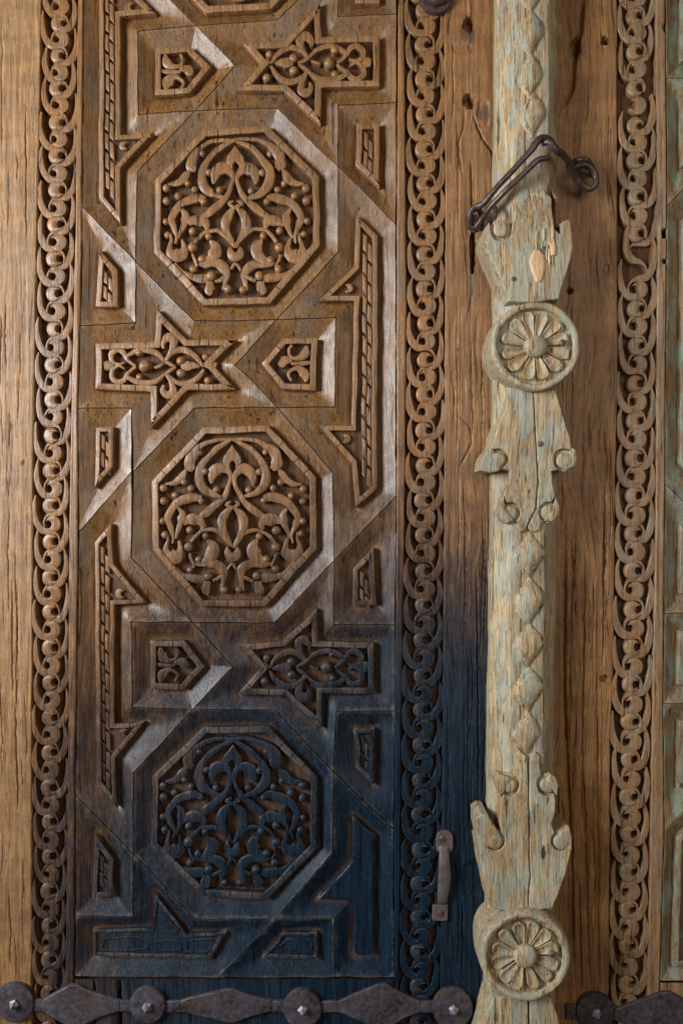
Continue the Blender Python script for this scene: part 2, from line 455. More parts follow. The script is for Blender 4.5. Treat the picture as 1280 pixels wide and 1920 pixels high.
def tube(name, pts, mat, parent, n=12, hh=None):
    """pts = (x, y, h, radius)"""
    A = [np.array(p, float) for p in pts]
    A = [2 * A[0] - A[1]] + A + [2 * A[-1] - A[-2]]
    C = []
    for i in range(1, len(A) - 2):
        p0, p1, p2, p3 = A[i - 1:i + 3]
        k = max(3, int(np.linalg.norm((p2 - p1)[:3]) / 4))
        for j in range(k):
            t = j / k
            C.append(.5 * ((2 * p1) + (-p0 + p2) * t + (2 * p0 - 5 * p1 + 4 * p2 - p3) * t * t + (-p0 + 3 * p1 - 3 * p2 + p3) * t ** 3))
    C.append(A[-2]); C = np.array(C)
    T = np.gradient(C[:, :3], axis=0); T /= np.maximum(1e-6, np.linalg.norm(T, axis=1))[:, None]
    V = []; F = []
    up = np.array((0.0, 0.0, 1.0))
    for i in range(len(C)):
        a = np.cross(T[i], up); a /= max(1e-6, np.linalg.norm(a)); b = np.cross(a, T[i])
        for k in range(n):
            q = 2 * math.pi * k / n
            V.append(tuple(C[i, :3] + C[i, 3] * (a * math.cos(q) + b * math.sin(q))))
    for i in range(len(C) - 1):
        for k in range(n):
            j = (k + 1) % n
            F.append((i * n + k, i * n + j, (i + 1) * n + j, (i + 1) * n + k))
    F.append(tuple(reversed(range(n)))); F.append(tuple(range((len(C) - 1) * n, len(C) * n)))
    return mk(name, V, F, mat, parent, 0.5, hh, ang=60)

def board(name, xl, xr, y0, y1, h, mat, parent, dx=1.7, dy=4.0, cracks=(), pits=(), ncrack=0, seed=1, hb=-24, edge=2.2, rel=1.0):
    """plank with real checks and holes; cracks = polylines of (x, y) + width, depth; pits = (x, y, rx, ry, depth)"""
    ys = np.arange(y0, y1 + dy, dy)
    wmax = float(np.max(xr(ys) - xl(ys)))
    nx = max(4, int(wmax / dx)); us = np.linspace(0, 1, nx + 1)
    Y, U = np.meshgrid(ys, us, indexing='ij')
    X = xl(Y) + (xr(Y) - xl(Y)) * U
    X = X + np.where((U > 0) & (U < 1), 0, 1.5 * vnoise(Y / 17, X / 60, seed + 3))
    H = h + rel * (1.3 * vnoise(X / 6, Y / 160, seed) + .7 * vnoise(X / 2.6, Y / 90, seed + 1) + 1.6 * vnoise(X / 45, Y / 120, seed + 2))
    rnd = random.Random(seed)
    cr = list(cracks)
    for _ in range(ncrack):
        yc = y0 + (y1 - y0) * rnd.random() ** .65; ln = rnd.uniform(50, 260)
        xc = float(xl(yc) + (xr(yc) - xl(yc)) * rnd.uniform(.06, .94)); pl = []
        for k in range(6):
            pl.append((xc, yc + ln * k / 5)); xc += rnd.uniform(-2.2, 2.2)
        cr.append((pl, rnd.uniform(.9, 1.35), rnd.uniform(1.5, 3.2)))
    for pl, w, dep in cr:
        py = [p[1] for p in pl]; px = [p[0] for p in pl]
        xc = np.interp(Y, py, px) + 1.6 * vnoise(Y / 9, Y * 0 + seed, seed + 9)
        t = (Y - py[0]) / max(1e-6, py[-1] - py[0])
        env = np.clip(np.minimum(t, 1 - t) * 6, 0, 1) ** .6 * ((t > 0) & (t < 1))
        H -= dep * env * np.clip(1.2 - np.abs(X - xc) / w, 0, 1)
    for (x, y, rx, ry, dep) in pits:
        q = np.sqrt(((X - x) / rx) ** 2 + ((Y - y) / ry) ** 2) + .5 * vnoise(X / 5, Y / 5, seed + 4)
        H -= dep * np.clip((1.2 - q) * 3.2, 0, 1)
    e = np.minimum(X - xl(Y), xr(Y) - X)
    H -= 1.6 * np.clip(1 - np.maximum(e, 0) / edge, 0, 1) ** 2
    ny = len(ys); m = nx + 3
    V = np.zeros((ny, m, 3))
    V[:, 1:-1, 0] = X; V[:, 1:-1, 1] = Y; V[:, 1:-1, 2] = H
    V[:, 0] = V[:, 1]; V[:, -1] = V[:, -2]; V[:, 0, 2] = hb; V[:, -1, 2] = hb
    i, j = np.meshgrid(np.arange(ny - 1), np.arange(m - 1), indexing='ij')
    a = (i * m + j).ravel()
    F = np.stack([a, a + m, a + m + 1, a + 1], 1).tolist()
    return mk(name, V.reshape(-1, 3), F, mat, parent, 0, ang=50)

# ================================================================== THE LEFT LEAF
T0, B0 = -110, 2010
leaf = thing("carved_door_leaf", "brown wooden door leaf with octagonal carved medallions, blackened at its lower right",
             "door", (400, 1960, 0), "leaves of the carved door")
def slab(name, x0, x1, y0, y1, h1, h0, mat, parent):
    return prism(name, [(x0, y0), (x1, y0), (x1, y1), (x0, y1)], h1, h0, mat, parent, 1, 1, 400, 0)
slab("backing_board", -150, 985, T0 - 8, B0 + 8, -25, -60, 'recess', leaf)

BL_l = tab((-110, 79), (0, 78), (500, 68), (900, 62), (1300, 60), (2010, 59))
BL_r = tab((-110, 147), (0, 146), (400, 142), (700, 135), (1000, 130), (1400, 128), (2010, 121))
PN_l = tab((-110, 158), (0, 157), (386, 155), (610, 151), (765, 147), (1000, 148), (1490, 142), (2010, 139))
PN_r = tab((-110, 746), (0, 745), (420, 742), (930, 742), (1170, 740), (1500, 737), (2010, 738))
BR_l = tab((-110, 756), (0, 757), (300, 760), (600, 762), (1000, 758), (1400, 752), (2010, 746))
BR_r = tab((-110, 832), (0, 832), (400, 835), (800, 833), (1200, 831), (1500, 828), (2010, 824))
edge_l = lambda y: np.interp(y, [-110, 2010], [-150, -150])
board("stile", edge_l, BL_l, T0, B0, 0, 'stile', leaf, dx=1.3, ncrack=60, seed=11, rel=.8,
      pits=[(45, 868, 4, 2.5, 3)])
board("moulding_strip", lambda y: BL_r(y) + .5, lambda y: PN_l(y) - 1.5, T0, B0, .5, 'carved', leaf, dx=1.6, seed=12, hb=-22)
board("moulding_strip", lambda y: PN_r(y) + 1.5, lambda y: BR_l(y) - .5, T0, B0, .5, 'carved', leaf, dx=1.6, seed=13, hb=-22)
mid_r = lambda y: np.interp(y, [-110, 2010], [975, 975])
board("meeting_stile", BR_r, mid_r, T0, B0, .5, 'board', leaf, dx=1.2, dy=3, ncrack=80, seed=14,
      cracks=[([(888, 215), (893, 235), (905, 262), (922, 285), (925, 330)], 2.6, 7), ([(882, 300), (885, 420)], 2.2, 5),
              ([(872, 205), (868, 240), (858, 270), (866, 330)], 2, 4), ([(902, 1500), (899, 1600)], 2, 4),
              ([(841, 765), (880, 800), (884, 830), (860, 880)], 2, 3), ([(893, 1060), (897, 1500)], 1.8, 4)],
      pits=[(878, 46, 10, 12, 24), (879, 190, 10, 12, 24), (886, 470, 5, 38, 24), (893, 425, 8, 8, 14), (866, 90, 20, 9, 1.6),
            (905, 212, 11, 26, 3), (885, 1650, 20, 30, 3)])

# ------------------------------------------------------------------ interlaced bands
def band(parent, fl, fr, y_first, per, mat, seed, skip=(), y_end=1872):
    rnd = random.Random(seed)
    mats = mat
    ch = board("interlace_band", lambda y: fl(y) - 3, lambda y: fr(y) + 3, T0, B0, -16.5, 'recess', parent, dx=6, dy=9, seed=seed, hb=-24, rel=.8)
    src = {}
    for side in (1, -1):
        for v in range(4):
            j = lambda a: rnd.uniform(-a, a)
            pts = [(-25 + j(1), -84, 2.5), (-28.5 + j(1), -68, 7.5), (-28 + j(1), -50, 10.5 + j(1)), (-23.5, -33, 13 + j(1)),
                   (-13 + j(1), -20.5, 14 + j(1)), (3.5, -17.5 + j(.8), 9), (13.8, -13, 4.6), (19, -3, 3.4), (18, 6, 2.2)]
            V, F = ribbon_geo([(x * side, y, w) for x, y, w in pts], -.8 - .5 * (side < 0), -20, .3)
            src['s', side, v] = (V, F)
            hr = 6.5 + j(.4); r = 15.2 + j(.7); hx = r - hr + 1.2 + abs(j(.6))
            xi = (r * r - hr * hr + hx * hx) / (2 * hx); th = math.degrees(math.acos(max(-1, min(1, xi / r))))
            yi = math.sqrt(max(0, r * r - xi * xi)); ph = math.degrees(math.atan2(yi, xi - hx))
            poly = circ(0, 0, r, th, 360 - th, 22) + circ(hx, 0, hr, 360 - ph, ph, 10)[1:-1]
            poly = [(x * side, y) for x, y in poly]
            V, F = rings([poly, poly, inset(poly, .6), inset(poly, 2.2)], [-20, -2.0, -.4, .4 + .4 * side])
            src['d', side, v] = (V, F)
    protos = {}
    for k, (V, F) in src.items():
        V = np.array(V, float); V = wobble(V + np.array([(k[2] + 1) * 137, 50 * k[2], 0]), .5) - np.array([(k[2] + 1) * 137, 50 * k[2], 0])
        me = bpy.data.meshes.new("strand" if k[0] == 's' else "scroll_disc")
        W = np.stack([V[:, 0] * S, -V[:, 2] * S, -V[:, 1] * S], 1)
        me.from_pydata(W.tolist(), [], F); me.materials.append(M[mats]); me.shade_smooth(); me.set_sharp_from_angle(angle=R(38))
        protos[k] = me
    y = y_first; side = 1
    while y < y_end + 60:
        p = per(y)
        cx = (fl(y) + fr(y)) / 2; hw = (fr(y) - fl(y)) / 2
        sx = hw / 36.2; sy = p / 62.0; cx += 1.2
        dam = any(a <= y <= b for a, b in skip)
        v = rnd.randrange(4)
        for kind in ('s', 'd'):
            if dam and rnd.random() < (.22 if y < 300 else .5): continue
            o = bpy.data.objects.new("strand" if kind == 's' else "scroll_disc", protos[kind, side, v])
            COL.objects.link(o)
            dh = rnd.uniform(-1.0, .6) - (rnd.uniform(1, 5) if dam else 0)
            setp(o, ch, P(cx - 3 * side * sx + rnd.uniform(-1, 1), y + rnd.uniform(-1.5, 1.5), dh))
            o.scale = (sx * rnd.uniform(.97, 1.03), 1, sy * rnd.uniform(.97, 1.03))
            o.rotation_euler = (0, rnd.uniform(-.05, .05) * (4 if dam else 1), 0)
        y += p / 2; side = -side
    return ch
perL = tab((0, 61.2), (300, 64), (800, 67), (1200, 66), (1900, 64))
band(leaf, BL_l, BL_r, 42 - 61.2 * 2, perL, 'carved', 21)
perR = tab((0, 65), (800, 66.5), (1900, 64))
band(leaf, BR_l, BR_r, 82 - 65 * 2, perR, 'carved', 22)

# ------------------------------------------------------------------ panel field: strapwork cells and inset pieces
VAL = -15.0
def cell(parent, O, F, mat='moulding', g=6.5):
    """moulding that falls from the ridge O into the valley round the inset piece F"""
    n = len(O); O2 = inset(O, 1.1)
    lip0, lip1 = [], []
    for i in range(n):
        a, b = O[i], O[(i + 1) % n]; a2, b2 = O2[i], O2[(i + 1) % n]
        k = max(1, int(math.hypot(b[0] - a[0], b[1] - a[1]) // 11))
        for j in range(k):
            t = j / k
            lip0.append((a[0] + (b[0] - a[0]) * t, a[1] + (b[1] - a[1]) * t)); lip1.append((a2[0] + (b2[0] - a2[0]) * t, a2[1] + (b2[1] - a2[1]) * t))
    m = len(lip0); fd = dens(F, 11); nf = len(fd)
    xs = [p[0] for p in O]; ys = [p[1] for p in O]
    gx, gy = np.meshgrid(np.arange(min(xs), max(xs), g), np.arange(min(ys), max(ys), g))
    gx[1::2] += g / 2
    Q = np.stack([gx.ravel(), gy.ravel()], 1)
    Q = Q[in_poly(Q, O2) & ~in_poly(Q, F)]
    dO = seg_dist(Q, O2); dF = seg_dist(Q, F)
    keep = (dO > 2.6) & (dF > 2.6); Q = Q[keep]
    edges = [(i, (i + 1) % m) for i in range(m)] + [(m + i, m + (i + 1) % nf) for i in range(nf)]
    pts = [Vector(p) for p in lip1] + [Vector(p) for p in fd] + [Vector(q) for q in Q.tolist()]
    # mitre creases run from each corner of the inset piece to the ridge corner next to it
    nearO = {i: min(range(n), key=lambda k: math.dist(F[i], O2[k])) for i in range(len(F))}
    for i, k in nearO.items():
        back = min(range(len(F)), key=lambda q: math.dist(F[q], O2[k]))
        if back != i or math.dist(F[i], O2[k]) > 62: continue
        ka = min(range(m), key=lambda q: math.dist(lip1[q], O2[k])); kb = m + min(range(nf), key=lambda q: math.dist(fd[q], F[i]))
        edges.append((ka, kb))
        a = np.array(lip1[ka]); b = np.array(fd[kb - m]); ab = b - a
        t = np.clip(((Q - a) @ ab) / (ab @ ab), 0, 1); dd = np.linalg.norm(Q - (a + t[:, None] * ab), axis=1)
        for q in np.nonzero((dd < 2.6))[0]:
            pts[m + nf + q] = Vector((a + t[q] * ab).tolist())
    vo, eo, fo, ov, oe, of = delaunay_2d_cdt(pts, edges, [], 0, 1e-4)
    VQ = np.array([(v.x, v.y) for v in vo])
    dO = seg_dist(VQ, O2); dF = seg_dist(VQ, F)
    hh = VAL * dO / np.maximum(1e-6, dO + dF)
    V = [(p[0], p[1], -5.0) for p in lip0] + [(p[0], p[1], 0.0) for p in lip1]
    Fc = [(i, (i + 1) % m, m + (i + 1) % m, m + i) for i in range(m)]
    base = len(V)
    V += [(q[0], q[1], h) for q, h in zip(VQ, hh)]
    C = np.array([VQ[list(f)].mean(0) for f in fo])
    ok = in_poly(C, lip1) & ~in_poly(C, fd)
    Fc += [tuple(base + i for i in f) for f, k in zip(fo, ok) if k]
    return mk("panel_moulding", V, orient(V, Fc), mat, parent, ang=13)

bead_me = None
def bead(parent, x, y, r, mat='carved', h=-3.5):
    global bead_me
    if bead_me is None: bead_me = {}
    if mat not in bead_me:
        prof = [(1, -2.2), (1, 0), (.95, .28), (.8, .58), (.55, .82), (.28, .95)]
        V, F = lathe_geo(0, 0, prof, 14)
        me = bpy.data.meshes.new("bead")
        me.from_pydata([(v[0] * S, -v[2] * S, -v[1] * S) for v in V], [], F)
        me.materials.append(M[mat]); me.shade_smooth()
        bead_me[mat] = me
    o = bpy.data.objects.new("bead", bead_me[mat]); COL.objects.link(o)
    q = wobble(np.array([[x, y, 0.0]]), 1.0)[0]
    setp(o, parent, P(q[0], q[1], h)); o.scale = (r * random.uniform(.93, 1.07), r * .8, r * random.uniform(.93, 1.07))
    o.rotation_euler = (0, random.uniform(0, 3), 0)
    return o

# arabesque of one medallion, left half, drawn on the first medallion
def a1(L): return [(290 + x / 8, 230 + y / 8, w) for x, y, w in L]
def a2(L): return [(290 + x / 8, 400 + y / 8, w) for x, y, w in L]
TEND = [
    a1([(1225, 250, 5), (1030, 245, 6), (860, 272, 6.5), (720, 340, 9), (610, 440, 17), (560, 550, 18), (570, 640, 17), (625, 695, 9)]),
    a1([(1210, 262, 4), (1100, 310, 7), (985, 380, 9), (880, 480, 8), (780, 595, 10), (715, 720, 12), (715, 850, 14), (760, 970, 14), (880, 1070, 10), (1040, 1125, 5)]),
    a1([(520, 700, 4), (470, 780, 12), (395, 865, 11), (300, 915, 8), (195, 918, 3)]),
    a1([(745, 1130, 8), (640, 1112, 14), (530, 1140, 15), (400, 1190, 13), (305, 1300, 11), (245, 1420, 11), (262, 1480, 11), (300, 1590, 8), (335, 1690, 5), (312, 1800, 3)]),
    a1([(400, 1285, 4), (455, 1365, 10), (460, 1445, 13), (445, 1525, 11), (395, 1650, 5), (368, 1730, 2.5)]),
    a1([(900, 925, 3), (900, 840, 11), (940, 735, 19), (1040, 685, 18), (1135, 735, 11), (1180, 825, 6.5), (1165, 935, 6), (1110, 1060, 7.5), (1040, 1160, 9), (930, 1260, 12), (820, 1350, 12), (730, 1410, 8)]),
    a2([(490, 155, 7), (555, 110, 15), (640, 92, 19), (730, 110, 16), (775, 185, 8), (757, 245, 4)]),
    a2([(1195, 485, 4), (1130, 390, 7), (1050, 305, 7), (950, 252, 6.5), (850, 243, 6), (750, 268, 5), (670, 335, 6), (590, 430, 5)]),
    a2([(560, 600, 3), (580, 680, 4), (620, 760, 4), (620, 810, 3)]),
    a2([(835, 400, 4), (900, 480, 15), (905, 575, 20), (865, 665, 18), (780, 722, 13), (690, 755, 6), (655, 745, 3)]),
    a2([(650, 765, 3), (760, 788, 5), (870, 762, 9), (960, 768, 14), (1050, 835, 15), (1080, 930, 10), (1058, 1040, 7), (1035, 1150, 4)]),
    a2([(255, 295, 3), (252, 400, 5), (222, 500, 8), (240, 600, 18), (322, 632, 22), (408, 602, 18), (438, 515, 9), (405, 385, 4)]),
    a2([(295, 735, 3), (380, 840, 6), (470, 915, 9), (600, 955, 13), (720, 968, 15), (790, 960, 13)]),
    a2([(905, 1010, 4), (985, 980, 6), (1065, 925, 4)]),
    a2([(835, 1000, 11), (830, 1080, 13), (820, 1150, 14), (860, 1185, 8)]),
    [(440, 387, 3), (428, 400, 13), (421, 416, 15.5), (424, 433, 12), (433, 449, 7.5), (440.5, 463, 3)],
    [(438, 376, 3), (430, 381, 5), (441, 388, 5)],
    [(440, 492, 4), (436, 499, 4), (432, 506, 3)],
]
BEADS = [(379.7, 286, 6.2), (391.5, 322, 7.0), (411, 356, 7), (351, 342, 6.5), (311.5, 353, 7.6), (333.5, 367, 7), (311.5, 376, 8), (382, 376, 6.8),
         (361, 431, 8), (315, 439, 7), (360, 463, 10), (390, 441.5, 7), (377.5, 486, 8), (362, 504, 8), (396.5, 516.5, 9), (427, 541.5, 8), (364, 354, 7),
         (310.5, 414, 6.5)]
BUD = [(441.5, 271), (434, 282), (426, 293), (423.5, 304), (429, 312), (435.5, 317), (436, 309), (437.5, 305), (441.5, 302.5)]

def medallion(parent, O, F, bb, jit):
    cell(parent, O, F)
    fr_ = frame("medallion", F, 12.5, 1.0, VAL - 3, -15.5, 'carved', parent)
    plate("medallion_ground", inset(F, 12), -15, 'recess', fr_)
    x0, y0, x1, y1 = 289, 235, 600, 573
    def tr(x, y):
        return (bb[0] + (x - x0) * (bb[2] - bb[0]) / (x1 - x0), bb[1] + (y - y0) * (bb[3] - bb[1]) / (y1 - y0))
    rnd = random.Random(jit)
    AX = 441.3
    for mir in (0, 1):
        for t in TEND:
            pts = []
            jx, jy = rnd.uniform(-1.2, 1.2), rnd.uniform(-1.2, 1.2)
            for x, y, w in t:
                if mir:
                    x = 2 * AX - x
                    x = AX + (x - AX) * 1.02
                q = tr(x + rnd.uniform(-1, 1), y + rnd.uniform(-1, 1)); pts.append((q[0] + jx, q[1] + jy, w * rnd.uniform(.88, 1.12) * 1.14 + .8))
            ribbon("tendril", pts, -1.2 + rnd.uniform(-.9, .7) + .35 * mir, -18, 'carved', fr_)
        for x, y, r in BEADS:
            if rnd.random() < .05: continue
            if mir: x = 2 * AX - x; x = AX + (x - AX) * 1.02
            q = tr(x + rnd.uniform(-1, 1), y + rnd.uniform(-1, 1)); bead(fr_, q[0], q[1], r * rnd.uniform(.92, 1.05), h=-4.2 + rnd.uniform(-1, .8))
    bud = BUD + [(2 * 441.5 - x, y) for x, y in reversed(BUD[1:-1])]
    prism("bud", [tr(*p) for p in bud], -1, -18, 'carved', fr_, 1.8, 1.8, 6)
    ball = circ(441, 474, 16, -55, 235, 22) + [(436, 467), (440.5, 473), (446, 467)]
    prism("ball_leaf", [tr(*p) for p in ball], -.8, -18, 'carved', fr_, 2, 2, 6)
    return fr_

O1 = [(366, 207), (520, 203), (634, 312), (634, 472), (518, 600), (365, 602), (255, 491), (258, 322)]
F1 = [(381, 243), (501, 235), (598, 331), (600, 460), (506, 570), (381, 573), (289, 474), (290, 340)]
O2_ = [(365, 765), (521, 764), (624, 885), (626, 1051), (515, 1168), (360, 1167), (247, 1046), (250, 885)]
F2_ = [(380, 801), (503, 797), (593, 895), (593, 1030), (497, 1137), (374, 1137), (286, 1030), (284, 903)]
O3 = [(362, 1330), (516, 1332), (626, 1448), (623, 1598), (519, 1723), (365, 1723), (250, 1600), (251, 1449)]
F3 = [(383, 1362), (504, 1362), (594, 1456), (594, 1589), (501, 1687), (381, 1681), (283, 1586), (286, 1456)]
medallion(leaf, O1, F1, (289, 235, 600, 573), 1)
medallion(leaf, O2_, F2_, (284, 797, 593, 1137), 2)
medallion(leaf, O3, F3, (283, 1362, 594, 1687), 3)
O0 = [(258, -60), (369, 48), (519, 38), (634, -75), (634, T0 - 3), (258, T0 - 3)]
F0 = [(292, -78), (386, 24), (508, 18), (600, -82), (600, T0), (292, T0)]
cell(leaf, O0, F0)
f0 = frame("medallion", F0, 12.5, 1, VAL - 3, -15.5, 'carved', leaf)
plate("medallion_ground", inset(F0, 12), -15, 'recess', f0)
ribbon("tendril", [(420, -10, 8), (450, -4, 12), (480, -14, 8)], -1, -18, 'carved', f0)

# star pieces
def s1(L): return [(440 + x / 4, y / 4, w) for x, y, w in L]
STAR = [
    s1([(272, 478, 4), (330, 398, 8), (420, 352, 10), (500, 372, 8), (556, 428, 5)]),
    s1([(272, 492, 4), (320, 562, 8), (400, 606, 10), (480, 590, 8), (552, 528, 5)]),
    s1([(556, 428, 4), (620, 372, 8), (715, 345, 9), (800, 372, 8), (838, 412, 6), (772, 472, 5)]),
    s1([(552, 530, 4), (630, 590, 9), (735, 598, 10), (810, 570, 8), (838, 540, 6), (772, 478, 5)]),
    s1([(480, 470, 4), (520, 450, 6), (560, 425, 5)]), s1([(480, 478, 4), (520, 505, 6), (556, 530, 5)]),
    s1([(548, 430, 4), (505, 350, 8), (492, 285, 14), (535, 262, 14), (575, 305, 8), (570, 345, 4)]),
    s1([(545, 535, 4), (508, 600, 8), (498, 665, 14), (540, 690, 14), (575, 655, 8), (565, 615, 4)]),
    s1([(840, 420, 5), (870, 365, 8), (920, 345, 9), (965, 380, 9), (955, 435, 7), (905, 455, 5), (860, 440, 3)]),
    s1([(840, 520, 5), (865, 575, 8), (915, 592, 9), (962, 560, 9), (955, 500, 7), (908, 468, 5), (862, 490, 3)]),
    s1([(950, 465, 8), (990, 463, 17), (1020, 466, 12)]),
    s1([(300, 478, 4), (350, 470, 12), (400, 475, 18), (420, 500, 10)]),
    s1([(180, 470, 10), (235, 450, 8), (262, 480, 7)]),
    s1([(575, 450, 3), (610, 470, 5), (640, 480, 4)]),
]
SBEAD = [s1([(440, 428, 8.5)])[0], s1([(440, 524, 8.5)])[0], s1([(708, 470, 12)])[0], s1([(750, 372, 7)])[0], s1([(750, 552, 7)])[0],
         s1([(255, 402, 8)])[0], s1([(240, 578, 8)])[0]]
def star(parent, O, F, dx, dy, flip, seed, carved=True, plain=False):
    cell(parent, O, F)
    if plain:
        w_ = frame("star_panel", F, 7, -1, VAL - 3, -4.5, 'carved', parent, 9, 2.5)
        plate("star_ground", inset(F, 6.8), -4, 'carved', w_)
        for t in ([(196, 1762, 4), (262, 1760, 4), (270, 1780, 4), (196, 1782, 4), (196, 1764, 3)], [(300, 1712, 5), (318, 1732, 6), (332, 1748, 5), (306, 1748, 4)],
                  [(290, 1768, 4), (330, 1766, 4), (336, 1782, 4), (300, 1784, 4)], [(352, 1766, 4), (402, 1764, 4), (388, 1784, 4), (352, 1784, 4), (352, 1768, 3)]):
            ribbon("worn_scroll", t, -2.2, -6, 'carved', w_)
        return w_
    fr_ = frame("star_panel", F, 11.5, 1, VAL - 3, -15.5, 'carved', parent)
    plate("star_ground", inset(F, 11), -15, 'recess', fr_)
    rnd = random.Random(seed)
    tr = lambda x, y: ((dx - x) if flip else (dx + x), y + dy)
    for t in STAR:
        jx, jy = rnd.uniform(-1, 1), rnd.uniform(-1, 1)
        ribbon("tendril", [(*[a + b for a, b in zip(tr(x, y), (jx, jy))], w * rnd.uniform(.95, 1.15) * 1.1 + .5) for x, y, w in t], -1.2 + rnd.uniform(-.9, .7), -18, 'carved', fr_)
    for x, y, r in SBEAD:
        q = tr(x, y); bead(fr_, q[0], q[1], r * rnd.uniform(.92, 1.08))
    return fr_
FS1 = [(456, 81), (532, 77), (601, 4), (602, 70), (711, 67), (711, 162), (603, 165), (600, 233), (532, 170), (446, 170), (489, 120)]
star(leaf, [(369, 48), (519, 38), (634, -75), (634, 31), (743, 27), (743, 193), (634, 197), (634, 312), (520, 203), (366, 207), (442, 122)], FS1, 0, 0, False, 31)
FS2 = [(180, 644), (290, 641), (295, 580), (350, 637), (444, 636), (397, 681), (442, 730), (351, 732), (284, 805), (283, 734), (179, 731)]
star(leaf, [(151, 610), (254, 606), (255, 491), (365, 602), (518, 600), (442, 684), (521, 764), (365, 765), (250, 885), (247, 765), (147, 765)], FS2, 889, 568, True, 32)
FS3 = [(450, 1209), (529, 1201), (595, 1140), (597, 1201), (701, 1205), (702, 1301), (605, 1301), (603, 1366), (532, 1304), (446, 1303), (487, 1254)]
star(leaf, [(362, 1168), (515, 1168), (626, 1051), (626, 1171), (740, 1172), (740, 1334), (630, 1334), (626, 1448), (516, 1332), (362, 1330), (436, 1250)], FS3, -4, 1135, False, 33)
star(leaf, [(142, 1716), (250, 1719), (250, 1600), (365, 1723), (519, 1723), (410, 1833), (141, 1831)],
     [(174, 1745), (282, 1740), (290, 1677), (351, 1753), (425, 1749), (394, 1799), (176, 1794)], 0, 0, False, 34, plain=True)

# pentagon pieces
PENT = [[(680, 405, 4), (690, 465, 17), (740, 498, 9), (792, 488, 5), (812, 440, 4.5), (790, 402, 4)],
        [(680, 672, 4), (692, 612, 17), (742, 572, 9), (795, 590, 5), (812, 625, 4.5), (790, 668, 4)],
        [(650, 530, 5), (690, 535, 7), (745, 538, 6), (790, 535, 5)],
        [(785, 520, 5), (825, 512, 13), (865, 525, 17), (885, 520, 8)]]
def pent(parent, O, F, dx, dy, flip, seed, plain=False):
    cell(parent, O, F)
    if plain:
        w_ = frame("pentagon_panel", F, 7, -1, VAL - 3, -4.5, 'carved', parent, 9, 2.5)
        plate("pentagon_ground", inset(F, 6.8), -4, 'carved', w_)
        for t in ([(520, 1778, 4), (540, 1764, 6), (556, 1770, 6), (552, 1784, 4)], [(562, 1764, 5), (582, 1766, 6), (580, 1784, 5), (566, 1784, 4)]):
            ribbon("worn_scroll", t, -2.4, -6, 'carved', w_)
        return w_
    fr_ = frame("pentagon_panel", F, 11, 1, VAL - 3, -15.5, 'carved', parent)
    plate("pentagon_ground", inset(F, 10.5), -15, 'recess', fr_)
    rnd = random.Random(seed)
    for t in PENT:
        ribbon("scroll", [((dx - (140 + x / 4)) if flip else (dx + 140 + x / 4), y / 4 + dy, w * rnd.uniform(.95, 1.12) * 1.1 + .5) for x, y, w in t], -1.5 + rnd.uniform(-.7, .5), -18, 'carved', fr_)
    return fr_
pent(leaf, [(259, 58), (369, 48), (442, 122), (366, 207), (259, 215)], [(291, 92), (354, 86), (396, 125), (355, 175), (291, 180)], 0, 0, False, 41)
pent(leaf, [(442, 684), (518, 600), (629, 595), (627, 763), (521, 764)], [(490, 681), (530, 635), (595, 634), (592, 732), (528, 730)], 884, 547, True, 42)
pent(leaf, [(247, 1167), (362, 1168), (436, 1250), (362, 1330), (249, 1327)], [(282, 1201), (346, 1201), (384, 1250), (346, 1294), (282, 1292)], -9, 1113, False, 43)
pent(leaf, [(519, 1723), (627, 1723), (628, 1833), (410, 1833)], [(529, 1750), (595, 1749), (596, 1800), (490, 1797)], 0, 0, False, 44, plain=True)

# fret pieces: long chain strips and the small ones between
def fret(parent, fr_, xa, ya, yb, sh=0.0, per=37.0):
    """interlocking bars; xa = centre line, sh = sideways lean per unit of height"""
    y = ya; k = 0
    while y + 12 < yb:
        y2 = min(y + per * .84, yb)
        x = xa + sh * (y - ya)
        c = 9.3
        for x0, off in ((x - 8.6, 0), (x + .9, per * .5 - 1)):
            p = [(x0, y + off), (x0 + 7.4, y + off + 6), (x0 + 7.4, y2 + off + 5.5), (x0, y2 + off - .5)]
            prism("fret_bar", p, -2.2, -13, 'carved', fr_, 1.3, 1.2, 12)
        y += per; k += 1
def fretpiece(parent, O, F, w=9.5, bars=(), tri=(), plain=False, name="fret_panel", mat='moulding'):
    cell(parent, O, F, mat)
    if plain:
        return prism(name, F, -1, VAL - 3, 'carved', parent, 4, 3.5, 9)
    fr_ = frame(name, F, w, 1, VAL - 3, -9, 'carved', parent)
    plate("fret_ground", inset(F, w - .4), -8.5, 'recess', fr_)
    for b in bars: fret(parent, fr_, *b)
    for (x, y, s) in tri:
        poly = circ(x, y, 9, 40, 320, 14) + circ(x + s * 0 + 6, y, 4.6, 290, 70, 8)[1:-1]
        poly = [(x + (px - x) * s, py) for px, py in poly]
        prism("scroll_disc", poly, -1.5, -13, 'carved', fr_, 1.4, 1.4, 5)
    return fr_
fretpiece(leaf, [(157, T0 - 3), (258, T0 - 3), (258, -60), (369, 48), (259, 58), (259, 215), (366, 207), (258, 322), (255, 491), (155, 386)],
          [(187, T0), (226, T0), (226, -40), (292, 25), (226, 30), (226, 252), (288, 249), (225, 315), (227, 420), (185, 372)],
          bars=[(205, T0 + 22, 368)], tri=[(232, 272, 1), (243, 12, 1)])
fretpiece(leaf, [(155, 386), (255, 491), (254, 606), (151, 610)], [(187, 467), (221, 507), (221, 575), (179, 575)], w=10, bars=[(202, 505, 563, -.05, 28)])
fretpiece(leaf, [(147, 765), (247, 765), (247, 885), (148, 997)], [(181, 802), (214, 800), (212, 874), (178, 915)], w=8.5, bars=[(198, 812, 880, -.05, 32)])
